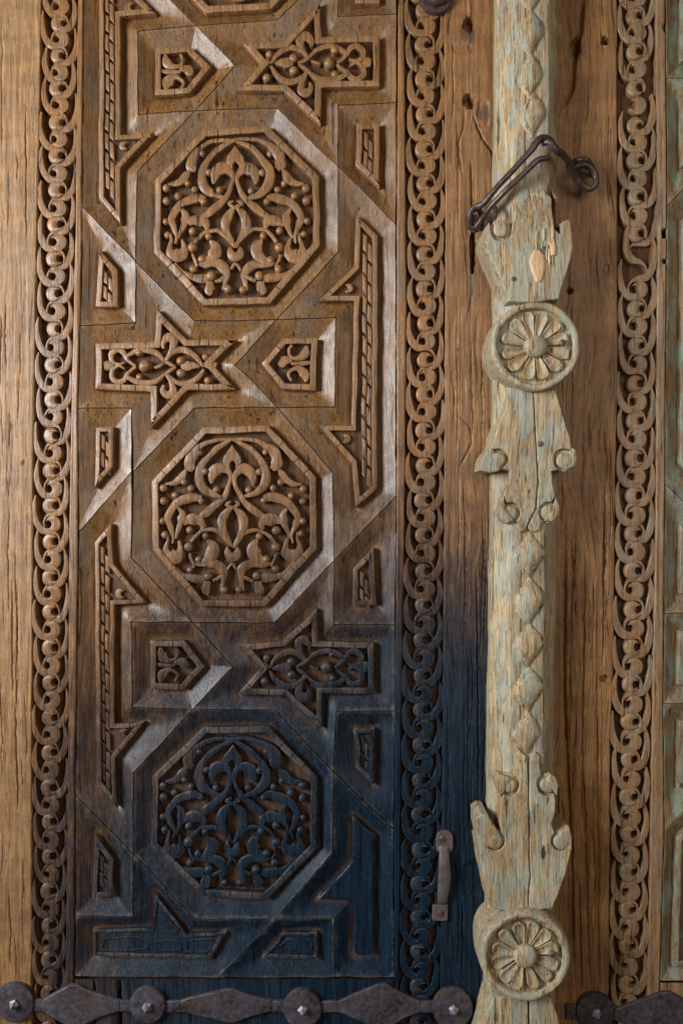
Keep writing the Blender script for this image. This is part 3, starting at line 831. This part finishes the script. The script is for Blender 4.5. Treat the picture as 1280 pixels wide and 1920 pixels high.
fretpiece(leaf, [(148, 997), (247, 885), (247, 1046), (360, 1167), (247, 1167), (249, 1327), (362, 1330), (251, 1449), (250, 1600), (142, 1490)],
          [(178, 1017), (209, 983), (212, 1057), (273, 1131), (215, 1134), (215, 1357), (271, 1354), (216, 1422), (220, 1515), (182, 1468)],
          w=8.5, bars=[(196, 1022, 1468, .003)], tri=[(224, 1113, 1), (232, 1375, 1)])
fretpiece(leaf, [(142, 1490), (250, 1600), (250, 1719), (142, 1716)], [(180, 1566), (213, 1610), (213, 1680), (173, 1682)], w=9, bars=[(195, 1605, 1672, 0, 30)])
fretpiece(leaf, [(634, 31), (634, -75), (743, -190), (743, 27)], [(667, -40), (711, -84), (711, 6), (666, 8)], w=10, bars=[(689, -40, -2, 0, 30)])
fretpiece(leaf, [(634, 197), (743, 193), (742, 420), (634, 312)], [(668, 231), (711, 230), (711, 352), (667, 310)], w=10.5, bars=[(690, 243, 318, 0, 37)])
fretpiece(leaf, [(634, 312), (742, 420), (742, 930), (626, 1051), (624, 885), (521, 764), (627, 763), (629, 595), (518, 600), (634, 472)],
          [(667, 403), (708, 441), (706, 916), (667, 952), (659, 869), (597, 798), (658, 798), (661, 690), (664, 564), (597, 564), (664, 499)],
          w=9.5, bars=[(689, 436, 905, -.006, 38.5)], tri=[(653, 540, -1), (648, 823, -1)])
fretpiece(leaf, [(626, 1051), (742, 930), (740, 1172), (626, 1171)], [(662, 1066), (700, 1027), (705, 1135), (662, 1135)], w=10, bars=[(684, 1070, 1122, 0, 32)])
fretpiece(leaf, [(630, 1334), (740, 1334), (737, 1555), (626, 1448)], [(663, 1366), (702, 1366), (700, 1472), (667, 1440)], w=9, bars=[(683, 1378, 1446, 0, 34)])
fretpiece(leaf, [(626, 1448), (737, 1555), (738, 1833), (628, 1833), (627, 1723), (519, 1723), (623, 1598)],
          [(661, 1530), (702, 1566), (701, 1792), (662, 1792), (662, 1690), (595, 1687), (659, 1614)], plain=True)
# bottom rail under the strapwork
board("bottom_rail", lambda y: PN_l(y) + 1, lambda y: PN_r(y) - 1, 1836, B0, -.5, 'carved', leaf, dx=3, dy=5, ncrack=14, seed=17,
      cracks=[([(224, 1836), (226, 1990)], 3.5, 14), ([(177, 1836), (176, 1950)], 2.4, 9)])

# ================================================================== THE RIGHT LEAF
leaf2 = thing("carved_door_leaf", "brown door leaf right of the pale carved staff, its carving tinged with green", "door", (1200, 1960, 0), "leaves of the carved door")
slab("backing_board", 990, 1400, T0 - 8, B0 + 8, -25, -60, 'recess', leaf2)
B3_l = tab((-110, 1155), (0, 1155), (400, 1156), (700, 1157), (900, 1152), (1200, 1150), (1400, 1143), (2010, 1139))
B3_r = tab((-110, 1228), (0, 1228), (400, 1232), (700, 1230), (1000, 1228), (1300, 1222), (1600, 1218), (2010, 1210))
P3_l = tab((-110, 1246), (150, 1248), (385, 1250), (907, 1246), (1320, 1243), (1557, 1245), (1835, 1237), (2010, 1236))
board("meeting_stile", lambda y: y * 0 + 985.0, B3_l, T0, B0, .5, 'rboard', leaf2, dx=1.2, dy=3, ncrack=95, seed=51,
      cracks=[([(1094, -20), (1090, 50), (1082, 90), (1076, 120), (1074, 165), (1060, 195), (1050, 205)], 4.2, 12),
              ([(1060, 1000), (1058, 1300), (1072, 1600), (1076, 1850)], 2.6, 8), ([(1098, 1000), (1092, 1400), (1105, 1850)], 2.2, 6),
              ([(1120, 1330), (1122, 1860)], 2.2, 5), ([(1133, 900), (1130, 1250)], 2, 5), ([(1085, 1640), (1090, 1860)], 2, 5)],
      pits=[(1079, 86, 9, 14, 22), (1134, 77, 8, 7, 22), (1068, 546, 5, 5, 18), (1078, 352, 13, 12, 3), (1137, 505, 5, 8, 3), (1133, 1272, 8, 5, 12)])
board("moulding_strip", lambda y: B3_r(y) + .5, lambda y: P3_l(y) - 1.2, T0, B0, .5, 'carvedr', leaf2, dx=1.6, dy=2.5, seed=52, hb=-22,
      pits=[(1246, 438, 7, 8, 20), (1245, 490, 4, 4, 16), (1250, 52, 9, 9, 5)])
per3 = tab((0, 67), (300, 69), (900, 71), (1300, 71), (1900, 69))
band(leaf2, B3_l, B3_r, 28 - 67, per3, 'carvedr', 53, skip=[(120, 250), (462, 522)])
def rcell(O, F):
    cell(leaf2, O, F, 'edge')
    fr_ = frame("edge_panel", F, 10, 1, VAL - 3, -10, 'edge', leaf2)
    plate("edge_panel_ground", inset(F, 9.5), -9, 'edge', fr_)
rcell([(1246, T0), (1400, T0), (1400, 147), (1248, 147)], [(1277, T0 + 5), (1366, T0 + 5), (1366, 116), (1276, 116)])
rcell([(1248, 147), (1400, 147), (1400, 230), (1250, 385)], [(1275, 184), (1366, 184), (1366, 222), (1277, 312)])
rcell([(1250, 385), (1400, 230), (1400, 1062), (1246, 907)], [(1277, 412), (1366, 320), (1366, 970), (1274, 868)])
rcell([(1246, 907), (1400, 1062), (1400, 1150), (1245, 1150)], [(1275, 985), (1366, 1075), (1366, 1112), (1274, 1112)])
rcell([(1245, 1150), (1400, 1150), (1400, 1320), (1243, 1320)], [(1272, 1183), (1366, 1183), (1366, 1284), (1270, 1284)])
rcell([(1243, 1320), (1400, 1320), (1400, 1400), (1245, 1557)], [(1272, 1352), (1366, 1352), (1366, 1385), (1270, 1478)])
rcell([(1245, 1557), (1400, 1400), (1400, 1840), (1237, 1840)], [(1268, 1572), (1366, 1474), (1366, 1810), (1261, 1812)])
board("bottom_rail", lambda y: P3_l(y) + 1, lambda y: y * 0 + 1400.0, 1843, B0, -.5, 'carvedr', leaf2, dx=4, dy=6, ncrack=4, seed=54)

# ================================================================== THE STAFF COVERING THE JOINT
staff = thing("carved_staff", "tall pale weathered wooden staff with two carved flower rosettes covering the door joint", "door staff", (985, 1960, 0))
HS, HC, HR = 66.0, 82.0, 100.0
def uh(x, y, h):
    k = 1 - h / D
    return (640 + (x - 640) * k, 960 + (y - 960) * k)
def shaft(rows, y0, y1):
    ys = np.arange(y0, y1 + 6, 6.0)
    tb = [np.interp(ys, [r[0] for r in rows], [r[i] for r in rows]) for i in range(1, 5)]
    V = []; F = []; m = 14
    for i, y in enumerate(ys):
        L_, FL, FR, R_ = (t[i] for t in tb)
        FL += 2.2 * float(vnoise(y / 33, 1.5, 3)); FR += 2.2 * float(vnoise(y / 33, 2.5, 4)); L_ += 2 * float(vnoise(y / 45, 7.5, 5))
        fl, fy = uh(FL, y, HS); fr, _ = uh(FR, y, HS); l, _ = uh(L_, y, 34); r, _ = uh(R_, y, 40)
        w = fr - fl
        prof = [(l + 2, -1), (l, 30), (l + 1.5, 36), (fl - 2, HS - 3), (fl, HS - .6), (fl + 2, HS), (fl + w * .28, HS + .5), (fl + w * .3, HS - 1.6), (fl + w * .7, HS - 1.6),
                (fl + w * .72, HS + .5), (fr - 2, HS), (fr, HS - .8), (r, 36), (r - 1, -1)]
        for q in prof: V.append((q[0], fy, q[1] + float(vnoise(q[0] / 7, y / 60, 8))))
    for i in range(len(ys) - 1):
        for k in range(m - 1):
            F.append((i * m + k, (i + 1) * m + k, (i + 1) * m + k + 1, i * m + k + 1))
    return mk("shaft", V, F, 'staff', staff, .8)
ROWS = [(-60, 930, 966, 1028, 1044), (300, 926, 964, 1028, 1043), (560, 926, 962, 1026, 1044), (735, 925, 960, 1026, 1044), (1000, 920, 957, 1021, 1043),
        (1200, 917, 956, 1019, 1040), (1420, 914, 955, 1018, 1038), (1700, 912, 952, 1020, 1040), (1980, 905, 948, 1022, 1042)]
shaft(ROWS, -80, 2000)

def leaf_relief(cx, cy, hw, hl, lean=0.0, seed=0):
    """bellied leaf with a soft midrib, tips up and down"""
    n = 14; V = []; F = []; m = 7
    rnd = random.Random(seed)
    for i in range(n + 1):
        t = i / n
        wl = hw * (math.sin(math.pi * min(1, t * .92 + .02)) ** 1.35) + 1.2
        wr = hw * (math.sin(math.pi * min(1, max(0, t * .92 + .06))) ** 1.35) + 1.2
        x = cx + lean * (t - .5) + 2.5 * math.sin(t * 6.28)
        y = cy - hl + 2 * hl * t
        bulge = 8.0 * math.sin(math.pi * t) + 3.5
        for u, hfac in ((-1.03, -.9), (-1, .32), (-.66, .66), (0, 1.0), (.66, .66), (1, .32), (1.03, -.9)):
            V.append((x + u * (wl if u < 0 else wr), y, HS - 1.5 + (bulge * hfac if hfac >= 0 else -4)))
    for i in range(n):
        for k in range(m - 1):
            F.append((i * m + k, (i + 1) * m + k, (i + 1) * m + k + 1, i * m + k + 1))
    return mk("leaf_relief", V, F, 'staff', staff, 1.0, HS, ang=60)
for k, (x, y, hw, hl) in enumerate([(995, -18, 24, 40), (994, 62, 24, 42), (993, 143, 21, 42), (997, 216, 23, 42),
                                    (991, 1040, 27, 42), (990, 1127, 28, 45), (989, 1210, 27, 42), (989, 1291, 26, 42), (986, 1372, 24, 40)]):
    leaf_relief(x, y, hw, hl, 0, k)

def arc(cx, cy, r, a0, a1, n=12): return circ(cx, cy, r, a0, a1, n)
def calyx(parts, hs=HC, ease=None):
    """flared leaf cup cut from one or two split pieces of wood"""
    V = []; F = []
    for poly in parts:
        p = dens(poly, 7)
        v, f = rings([inset(p, -1.2), inset(p, -.8), p, inset(p, .7), inset(p, 2.0)], [-1, hs - 34, hs - 4.0, hs - 1.2, hs], True, 9)
        o = len(V); V += v; F += [tuple(i + o for i in q) for q in f]
    if ease:
        V = [(x, y, min(h, float(np.interp(y, *ease)) - (hs - h if h > hs - 5 else 0))) for x, y, h in V]
    return mk("calyx", V, F, 'staff', staff, 1.3, hs, ang=45)
def scrolls(cal, discs, tails, ease=([0, 1], [HC, HC])):
    for x, y, r in discs:
        hc = float(np.interp(y, *ease)) + 1
        V, F = lathe_geo(x, y, [(r, 10), (r, hc - 3), (r - .5, hc - 1), (r - 1.6, hc - .2), (r * .5, hc + .5)], 20)
        mk("scroll_disc", V, F, 'staff', cal, .8, HC, ang=45)
        V, F = lathe_geo(x, y, [(20.5, 8), (20.5, hc - 9), (19, hc - 8), (6, hc - 8)], 20)
        mk("scroll_bed", V, F, 'staff', cal, .8, HC, ang=45)
    for t in tails:
        prism("scroll_tail", t, float(np.interp(t[0][1], *ease)) + .5, 10, 'staff', cal, 2, 2, 6, .8, HC)

# broken upper cup
c1 = calyx([[(950, 566), (940, 530), (924, 492), (913, 470), (905, 444), (911, 425), (918, 416)] + arc(939, 431, 20, 195, 20, 10)
            + [(964, 408), (970, 372), (976, 347), (994, 345)] + [(1000, 395), (1003, 470), (998, 566)],
            [(996, 345), (1024, 347), (1038, 366), (1036, 395), (1041, 428), (1051, 438), (1051, 418), (1058, 412), (1068, 409), (1073, 440), (1074, 465), (1062, 510), (1046, 562), (996, 566), (1001, 470), (998, 395)]], HC, ([345, 420], [HS + 1.5, HC]))
scrolls(c1, [(939, 430, 14.5)], [])
prism("split_wood", [(1000, 470), (1008, 466), (1021, 478), (1022, 505), (1016, 528), (1006, 530), (997, 512), (991, 492)], HC + 2.5, HC - 6, 'fresh', c1, 4, 3, 6, 1.5, HC, label="pale freshly broken splinter of wood")
prism("split_wood", [(1028, 452), (1039, 458), (1040, 478), (1031, 480)], HC + 4, HC - 6, 'fresh', c1, 3, 3, 6, 1.5, HC)
rs = random.Random(5)
prism("nail_hole_shade", [(1012, 466), (1020, 460), (1031, 463), (1035, 472), (1031, 480), (1022, 482), (1013, 476)], HC + .9, HC - 8, 'dark', c1, .8, .8, 4, 2.0, HC)  # raised patch whose dark colour stands for the shade in a hole
for q in range(16):
    x = 998 + rs.uniform(0, 46); y = 418 + rs.uniform(0, 64); w = rs.uniform(2, 5); l = rs.uniform(9, 26)
    prism("splinter", [(x, y), (x + w * .6, y - 3), (x + w, y + 2), (x + w * .8, y + l), (x + w * .3, y + l + 5), (x - 1, y + l * .8)], HC + rs.uniform(.6, 4), HC - 8,
          rs.choice(['fresh', 'staff', 'petal', 'petal']), c1, .8, .8, 5, 1.5, HC)
prism("split_wood", [(1037, 352), (1049, 372), (1052, 408), (1044, 430), (1037, 405), (1041, 380)], 64, 30, 'board', c1, 3, 4, 6, 2, HS)
lathe("knot", 963, 524, [(5, HC - 3), (5, HC + .6), (3, HC + 1.6), (1, HC + 1.8)], 'dark', c1, 12, 1.0, HC)

# cup under the upper rosette
Lp = [(1004, 728), (997, 728), (955, 727), (945, 770), (932, 800), (921, 838)] + arc(931, 861, 20, -118, 62, 12) + \
     [(954, 884), (955, 902), (946, 930)] + arc(957, 962, 19, -125, 62, 12)[1:] + [(978, 982), (970, 988), (970, 995), (978, 999), (987, 996), (990, 988)] + \
     [(1012, 960), (1009, 905), (1005, 850), (1003, 800), (998, 760)]
Lp = [(997, 727), (955, 727), (945, 770), (932, 800), (921, 838)] + arc(931, 861, 20, -118, 62, 12) + \
     [(954, 884), (955, 902), (946, 930)] + arc(957, 962, 19, -125, 62, 12)[1:] + [(973, 981), (968, 990), (976, 999), (985, 997), (990, 988), (1005, 955), (1009, 905), (1005, 850), (1002, 800)]
Rp = [(998, 727), (1040, 730), (1055, 782), (1070, 825), (1072, 842)] + arc(1057, 862, 20, -62, -242, 12) + \
     [(1034, 884), (1036, 902), (1042, 930)] + arc(1030, 961, 19, -60, -242, 12)[1:] + [(1016, 983), (1014, 994), (1006, 999), (997, 996), (992, 988), (1006, 956), (1010, 905), (1006, 850), (1002.5, 800)]
c2 = calyx([Lp, Rp], HC, ([880, 1000], [HC, HS + 4]))
scrolls(c2, [(931, 862, 14.5), (1057, 863, 14.5), (956, 963, 14), (1029, 961, 14)],
        [[(921, 838), (925, 847), (921, 855), (931, 862), (938, 874), (934, 884), (917, 886), (900, 882), (903, 860), (911, 846)],
         [(1072, 840), (1066, 848), (1064, 858), (1056, 866), (1052, 876), (1062, 881), (1078, 873), (1081, 858), (1078, 842)],
         [(946, 930), (947, 948), (951, 960), (958, 968), (962, 976), (949, 981), (939, 972), (936, 952), (940, 936)],
         [(1042, 932), (1038, 950), (1034, 960), (1026, 968), (1022, 976), (1036, 978), (1048, 966), (1049, 948)]], ([880, 1000], [HC, HS + 4]))
# cup above the lower rosette
L3 = [(992, 1432), (989, 1420), (977, 1412), (966, 1421), (966, 1440), (963, 1452)] + arc(955, 1474, 19, -60, 128, 12) + [(941, 1500), (938, 1520), (936, 1545)] + \
     arc(927, 1577, 19, -50, 152, 12) + [(897, 1590), (904, 1630), (912, 1665), (919, 1702), (931, 1708), (990, 1708), (993, 1640), (990, 1560), (991, 1490)]
R3 = [(995, 1432), (998, 1420), (1005, 1412), (1015, 1421), (1014, 1440), (1016, 1452)] + arc(1027, 1475, 19, -120, -308, 12) + [(1042, 1500), (1040, 1520), (1034, 1545)] + \
     arc(1052, 1577, 19, -130, -332, 12) + [(1069, 1600), (1060, 1640), (1046, 1680), (1034, 1706), (991, 1708), (994, 1640), (991, 1560), (992, 1490)]
c3 = calyx([L3, R3], HC, ([1412, 1520], [HS + 4, HC]))
scrolls(c3, [(955, 1474, 13.5), (1027, 1475, 14), (927, 1579, 14.5), (1052, 1579, 15)],
        [[(938, 1496), (930, 1478), (926, 1460), (935, 1453), (952, 1457), (960, 1464), (950, 1472), (946, 1484)],
         [(1044, 1494), (1047, 1474), (1042, 1458), (1032, 1453), (1024, 1462), (1030, 1472), (1036, 1482)],
         [(913, 1590), (899, 1590), (893, 1560), (893, 1534), (903, 1526), (914, 1527), (923, 1545), (936, 1564), (934, 1576), (924, 1586)],
         [(1060, 1600), (1071, 1594), (1071, 1570), (1066, 1553), (1050, 1560), (1042, 1570), (1052, 1578), (1056, 1588)]], ([1412, 1520], [HS + 4, HC]))
prism("nail", [(1014, 1590), (1018, 1585), (1021, 1600), (1017, 1612), (1013, 1606)], HC + 1.6, HC - 3, 'dark', c3, 1.2, 1, 5, .6, HC)
# cup below the lower rosette
calyx([[(925, 1870), (990, 1870), (991, 1990), (893, 1990), (907, 1930), (917, 1890)], [(993, 1870), (1035, 1872), (1046, 1910), (1062, 1990), (994, 1990)]])

def rosette(cx, cy, seed, lab, pm):
    rnd = random.Random(seed)
    prof = [(83, -1), (86, 30), (85.5, HR - 16), (84.5, HR - 6), (82, HR - 1.5), (80, HR), (74, HR - .5), (72, HR - 2), (69.5, HR - 12), (40, HR - 14), (6, HR - 14)]
    V, F = lathe_geo(cx, cy, prof, 56)
    ro = mk("rosette", V, F, 'staff', staff, 1.5, HR, ang=45, label=lab)
    for k in range(12):
        a = 2 * math.pi * (k + .5) / 12 + rnd.uniform(-.05, .05)
        V = []; F = []; nu, nv = 14, 10
        ca, sa = math.cos(a), math.sin(a); ro_ = rnd.uniform(-2, 2)
        tip = 14.0 + rnd.uniform(-.8, .6); rc = 51.5 + ro_ * .6
        for i in range(nu + 1):
            t = i / nu
            r = 20 + (rc + tip * .995 - 20) * (1 - (1 - t) ** 1.5)
            w = 4.6 + (tip - 4.6) * (r - 20) / (rc - 20) if r < rc else math.sqrt(max(0.0, tip * tip - (r - rc) ** 2))
            w = max(w, 1.0)
            for j in range(nv + 1):
                u = -1 + 2 * j / nv
                e = max(abs(u), max(0.0, (r - rc) / tip))
                h = HR - 8 + 5.0 * min(1, (r - 20) / 30) - 3.0 * max(0.0, 1 - (e / .72) ** 2)
                if abs(u) > .99 or i == nu: h = HR - 8.6 - 7 * min(1, max(0, (r - 40) / 9))
                elif e > .86: h -= .9
                x = cx + ca * r - sa * w * .96 * u; y = cy + sa * r + ca * w * .96 * u
                V.append((x, y, h))
        for i in range(nu):
            for j in range(nv):
                q = i * (nv + 1) + j
                F.append((q, q + nv + 1, q + nv + 2, q + 1))
        mk("petal", V, orient(V, F), pm, ro, .8, HR, ang=50)
    lathe("boss", cx, cy, [(21, HR - 14), (21.5, HR - 5), (21, HR - 1.0), (18.5, HR + 1.4), (13, HR + 3.0), (7, HR + 3.6), (2, HR + 3.2)], 'staff', ro, 30, 1.2, HR)
    lathe("nail", cx + 50, cy - 5, [(6, HR - 8), (6, HR + 1), (4, HR + 2.5), (1.5, HR + 3)], 'dark', ro, 10, 1.4, HR)
rosette(1004, 648, 61, "upper flower rosette with warm brown petals", 'petal')
rosette(985, 1795, 62, "lower flower rosette tinged with blue green paint", 'staff')
lathe("nail", 1012, 832, [(6, HC - 3), (6.5, HC + .6), (4, HC + 2), (1, HC + 2.2)], 'dark', staff, 8, 1.5, HC)
lathe("nail", 946, 1313, [(8, 40), (8, 56.5), (5, 58.5), (1, 59)], 'staff', staff, 10, 1.5, HS)

# ================================================================== IRON STRAPS
HI = 8.0
def strap_piece(name, poly, parent, h=HI):
    return prism(name, poly, h, 1.2, 'iron', parent, 2.2, 2.0, 8, .9, HI)
def washer(parent, x, y, r):
    w = lathe("washer", x, y, [(r, 1), (r, HI + 1), (r - 1.2, HI + 3.2), (r * .6, HI + 5.2), (r * .3, HI + 5.8)], 'iron', parent, 36, 1.2, HI)
    a = random.uniform(0, 1.5)
    V, F = lathe_geo(x + 1, y, [(10.5, HI + 3), (10, HI + 9), (6, HI + 13), (1.2, HI + 22)], 5, a)
    mk("nail_head", V, F, 'steel', w, .6, HI, ang=15)
def loz(x0, x1, yc, pk, up, nk=10):
    xm = x0 + (x1 - x0) * pk
    return [(x0, yc - nk), (x0 + (xm - x0) * .35, yc - nk - up * .42), (xm - 8, yc - nk - up * .97), (xm + 6, yc - nk - up), (xm + (x1 - xm) * .55, yc - nk - up * .38), (x1, yc - nk),
            (x1, yc + nk), (xm + (x1 - xm) * .55, yc + nk + up * .4), (xm + 6, yc + nk + up), (xm - 8, yc + nk + up * .95), (x0 + (xm - x0) * .35, yc + nk + up * .42), (x0, yc + nk)]
st = thing("iron_strap", "dark iron strap of lozenges and round washers along the foot of the brown carved leaf", "iron strap", (450, 1900, 0), "iron straps along the foot of the door")
for a, b, yc, pk, up in ((77, 224, 1887, .42, 30), (338, 510, 1887, .55, 22), (636, 788, 1888, .53, 33), (-130, -30, 1884, .5, 28)):
    strap_piece("lozenge_plate", loz(a, b, yc, pk, up), st)
for a, b, yc in ((55, 79, 1886), (222, 246, 1888), (308, 340, 1888), (508, 536, 1889), (600, 638, 1889), (786, 816, 1889), (-32, -4, 1884)):
    strap_piece("neck_bar", [(a, yc - 11), (b, yc - 11), (b, yc + 11), (a, yc + 11)], st, HI - 1.2)
for x, y, r in ((29, 1879, 36), (276, 1884, 34), (567, 1890, 36), (848, 1890, 38)):
    washer(st, x, y, r)
st2 = thing("iron_strap", "short length of iron strap at the foot of the right leaf beside the staff", "iron strap", (1200, 1900, 0), "iron straps along the foot of the door")
strap_piece("lozenge_plate", loz(1152, 1330, 1905, .55, 34), st2)
strap_piece("neck_bar", [(1060, 1885), (1156, 1888), (1156, 1916), (1060, 1914)], st2, HI - 1.2)
washer(st2, 1114, 1896, 36)

# ================================================================== SMALL PULL HANDLE
hd = thing("pull_handle", "small brown steel pull handle screwed to the blackened wood", "handle", (830, 1726, 0))
def hplate(poly):
    return prism("mounting_plate", poly, 6, .5, 'handle', hd, 1.4, 1.2, 6, .4, 6)
p1 = hplate([(818, 1595), (817, 1572), (820, 1563), (828, 1558), (839, 1558), (847, 1563), (849, 1572), (849, 1592), (844, 1598), (824, 1599)])
p2 = hplate([(811, 1697), (839, 1697), (839, 1725), (836, 1728), (812, 1727), (809, 1722)])
for pl, x, y, a in ((p1, 829, 1573, 1.4), (p2, 825, 1713, 1.2)):
    sc = lathe("screw", x, y, [(6.2, 5), (6.2, 7), (5, 8), (1, 8.2)], 'hasp', pl, 16, 0, 6)
    dx, dy = math.cos(a), math.sin(a)
    prism("screw_slot", [(x - dx * 5 - dy * .8, y - dy * 5 + dx * .8), (x + dx * 5 - dy * .8, y + dy * 5 + dx * .8), (x + dx * 5 + dy * .8, y + dy * 5 - dx * .8), (x - dx * 5 + dy * .8, y - dy * 5 - dx * .8)],
          8.5, 7, 'dark', pl, .2, .2, 5, 0, 6)
V = []; F = []
gy = np.linspace(1592, 1702, 34); m = 8
for i, y in enumerate(gy):
    t = i / 33
    xc = np.interp(y, [1592, 1610, 1650, 1702], [834, 834, 834, 830]); w = np.interp(y, [1592, 1602, 1614, 1650, 1680, 1692, 1702], [11, 9, 9.5, 12, 10.8, 9, 9])
    h = 4 + 9 * math.sin(math.pi * min(1, max(0, t))) ** .55
    for u, d in ((-1, -3), (-1, 0), (-.7, 2), (-.25, 3), (.25, 3), (.7, 2), (1, 0), (1, -3)):
        V.append((xc + u * w, y, h + d))
for i in range(33):
    for k in range(m):
        F.append((i * m + k, (i + 1) * m + k, (i + 1) * m + (k + 1) % m, i * m + (k + 1) % m))
mk("grip", V, F, 'handle', hd, .3, 22)

# ================================================================== HOOK AND RING AT THE TOP
hp = thing("iron_hasp", "rusty wrought iron hook and eye slung across the top of the pale staff", "door hook", (1000, 400, 60))
tube("long_link", [(1036, 272, 84, 4.5), (1024, 265, 90, 6), (1010, 266, 94, 7), (999, 276, 96, 7.2), (990, 290, 96, 6), (960, 322, 90, 5.6), (928, 355, 78, 5.6), (908, 376, 62, 6),
                   (893, 377, 46, 6), (887, 390, 36, 6), (889, 406, 26, 6), (901, 406, 26, 6), (912, 394, 40, 5.6), (922, 382, 58, 5.4), (950, 355, 80, 5.6), (980, 328, 88, 5.6), (1004, 306, 92, 6), (1024, 300, 88, 5)], 'hasp', hp, hh=80)
tube("eye_link", [(1006, 286, 88, 5), (1018, 286, 94, 7), (1030, 300, 92, 7), (1046, 303, 80, 6.5), (1064, 313, 62, 6.5), (1078, 328, 46, 6.5), (1094, 341, 36, 6.5), (1110, 347, 32, 6.5), (1121, 338, 32, 6.5),
                  (1121, 322, 32, 6.5), (1110, 308, 36, 7), (1096, 303, 36, 7), (1082, 308, 30, 6)], 'hasp', hp, hh=50)
tube("staple", [(1074, 298, 6, 5), (1082, 300, 26, 5.5), (1096, 302, 36, 5), (1112, 312, 24, 5), (1118, 318, -4, 5)], 'hasp', hp, hh=30)
tube("staple", [(888, 404, -6, 5), (884, 396, 24, 5.5), (894, 392, 34, 5.5), (904, 404, 22, 5), (906, 424, -8, 5)], 'hasp', hp, hh=30)
tube("hook_tip", [(890, 402, 30, 4.5), (893, 418, 26, 4), (891, 430, 22, 3), (884, 432, 20, 2.2)], 'hasp', hp, hh=30)
tube("broken_prong", [(926, 384, 60, 4), (927, 400, 70, 4.5), (925, 415, 74, 3.5)], 'hasp', hp, hh=60)
kb = thing("iron_boss", "round dark iron boss over the braided band at the top edge", "iron boss", (817, 20, 0))
lathe("boss_plate", 818, -6, [(31, 1), (31, 7), (29, 10), (24, 10.5)], 'hasp', kb, 36, .6, 8)
lathe("boss_dome", 818, -8, [(22, 8), (23, 14), (20, 20), (13, 25), (4, 27)], 'hasp', kb, 32, .6, 8)
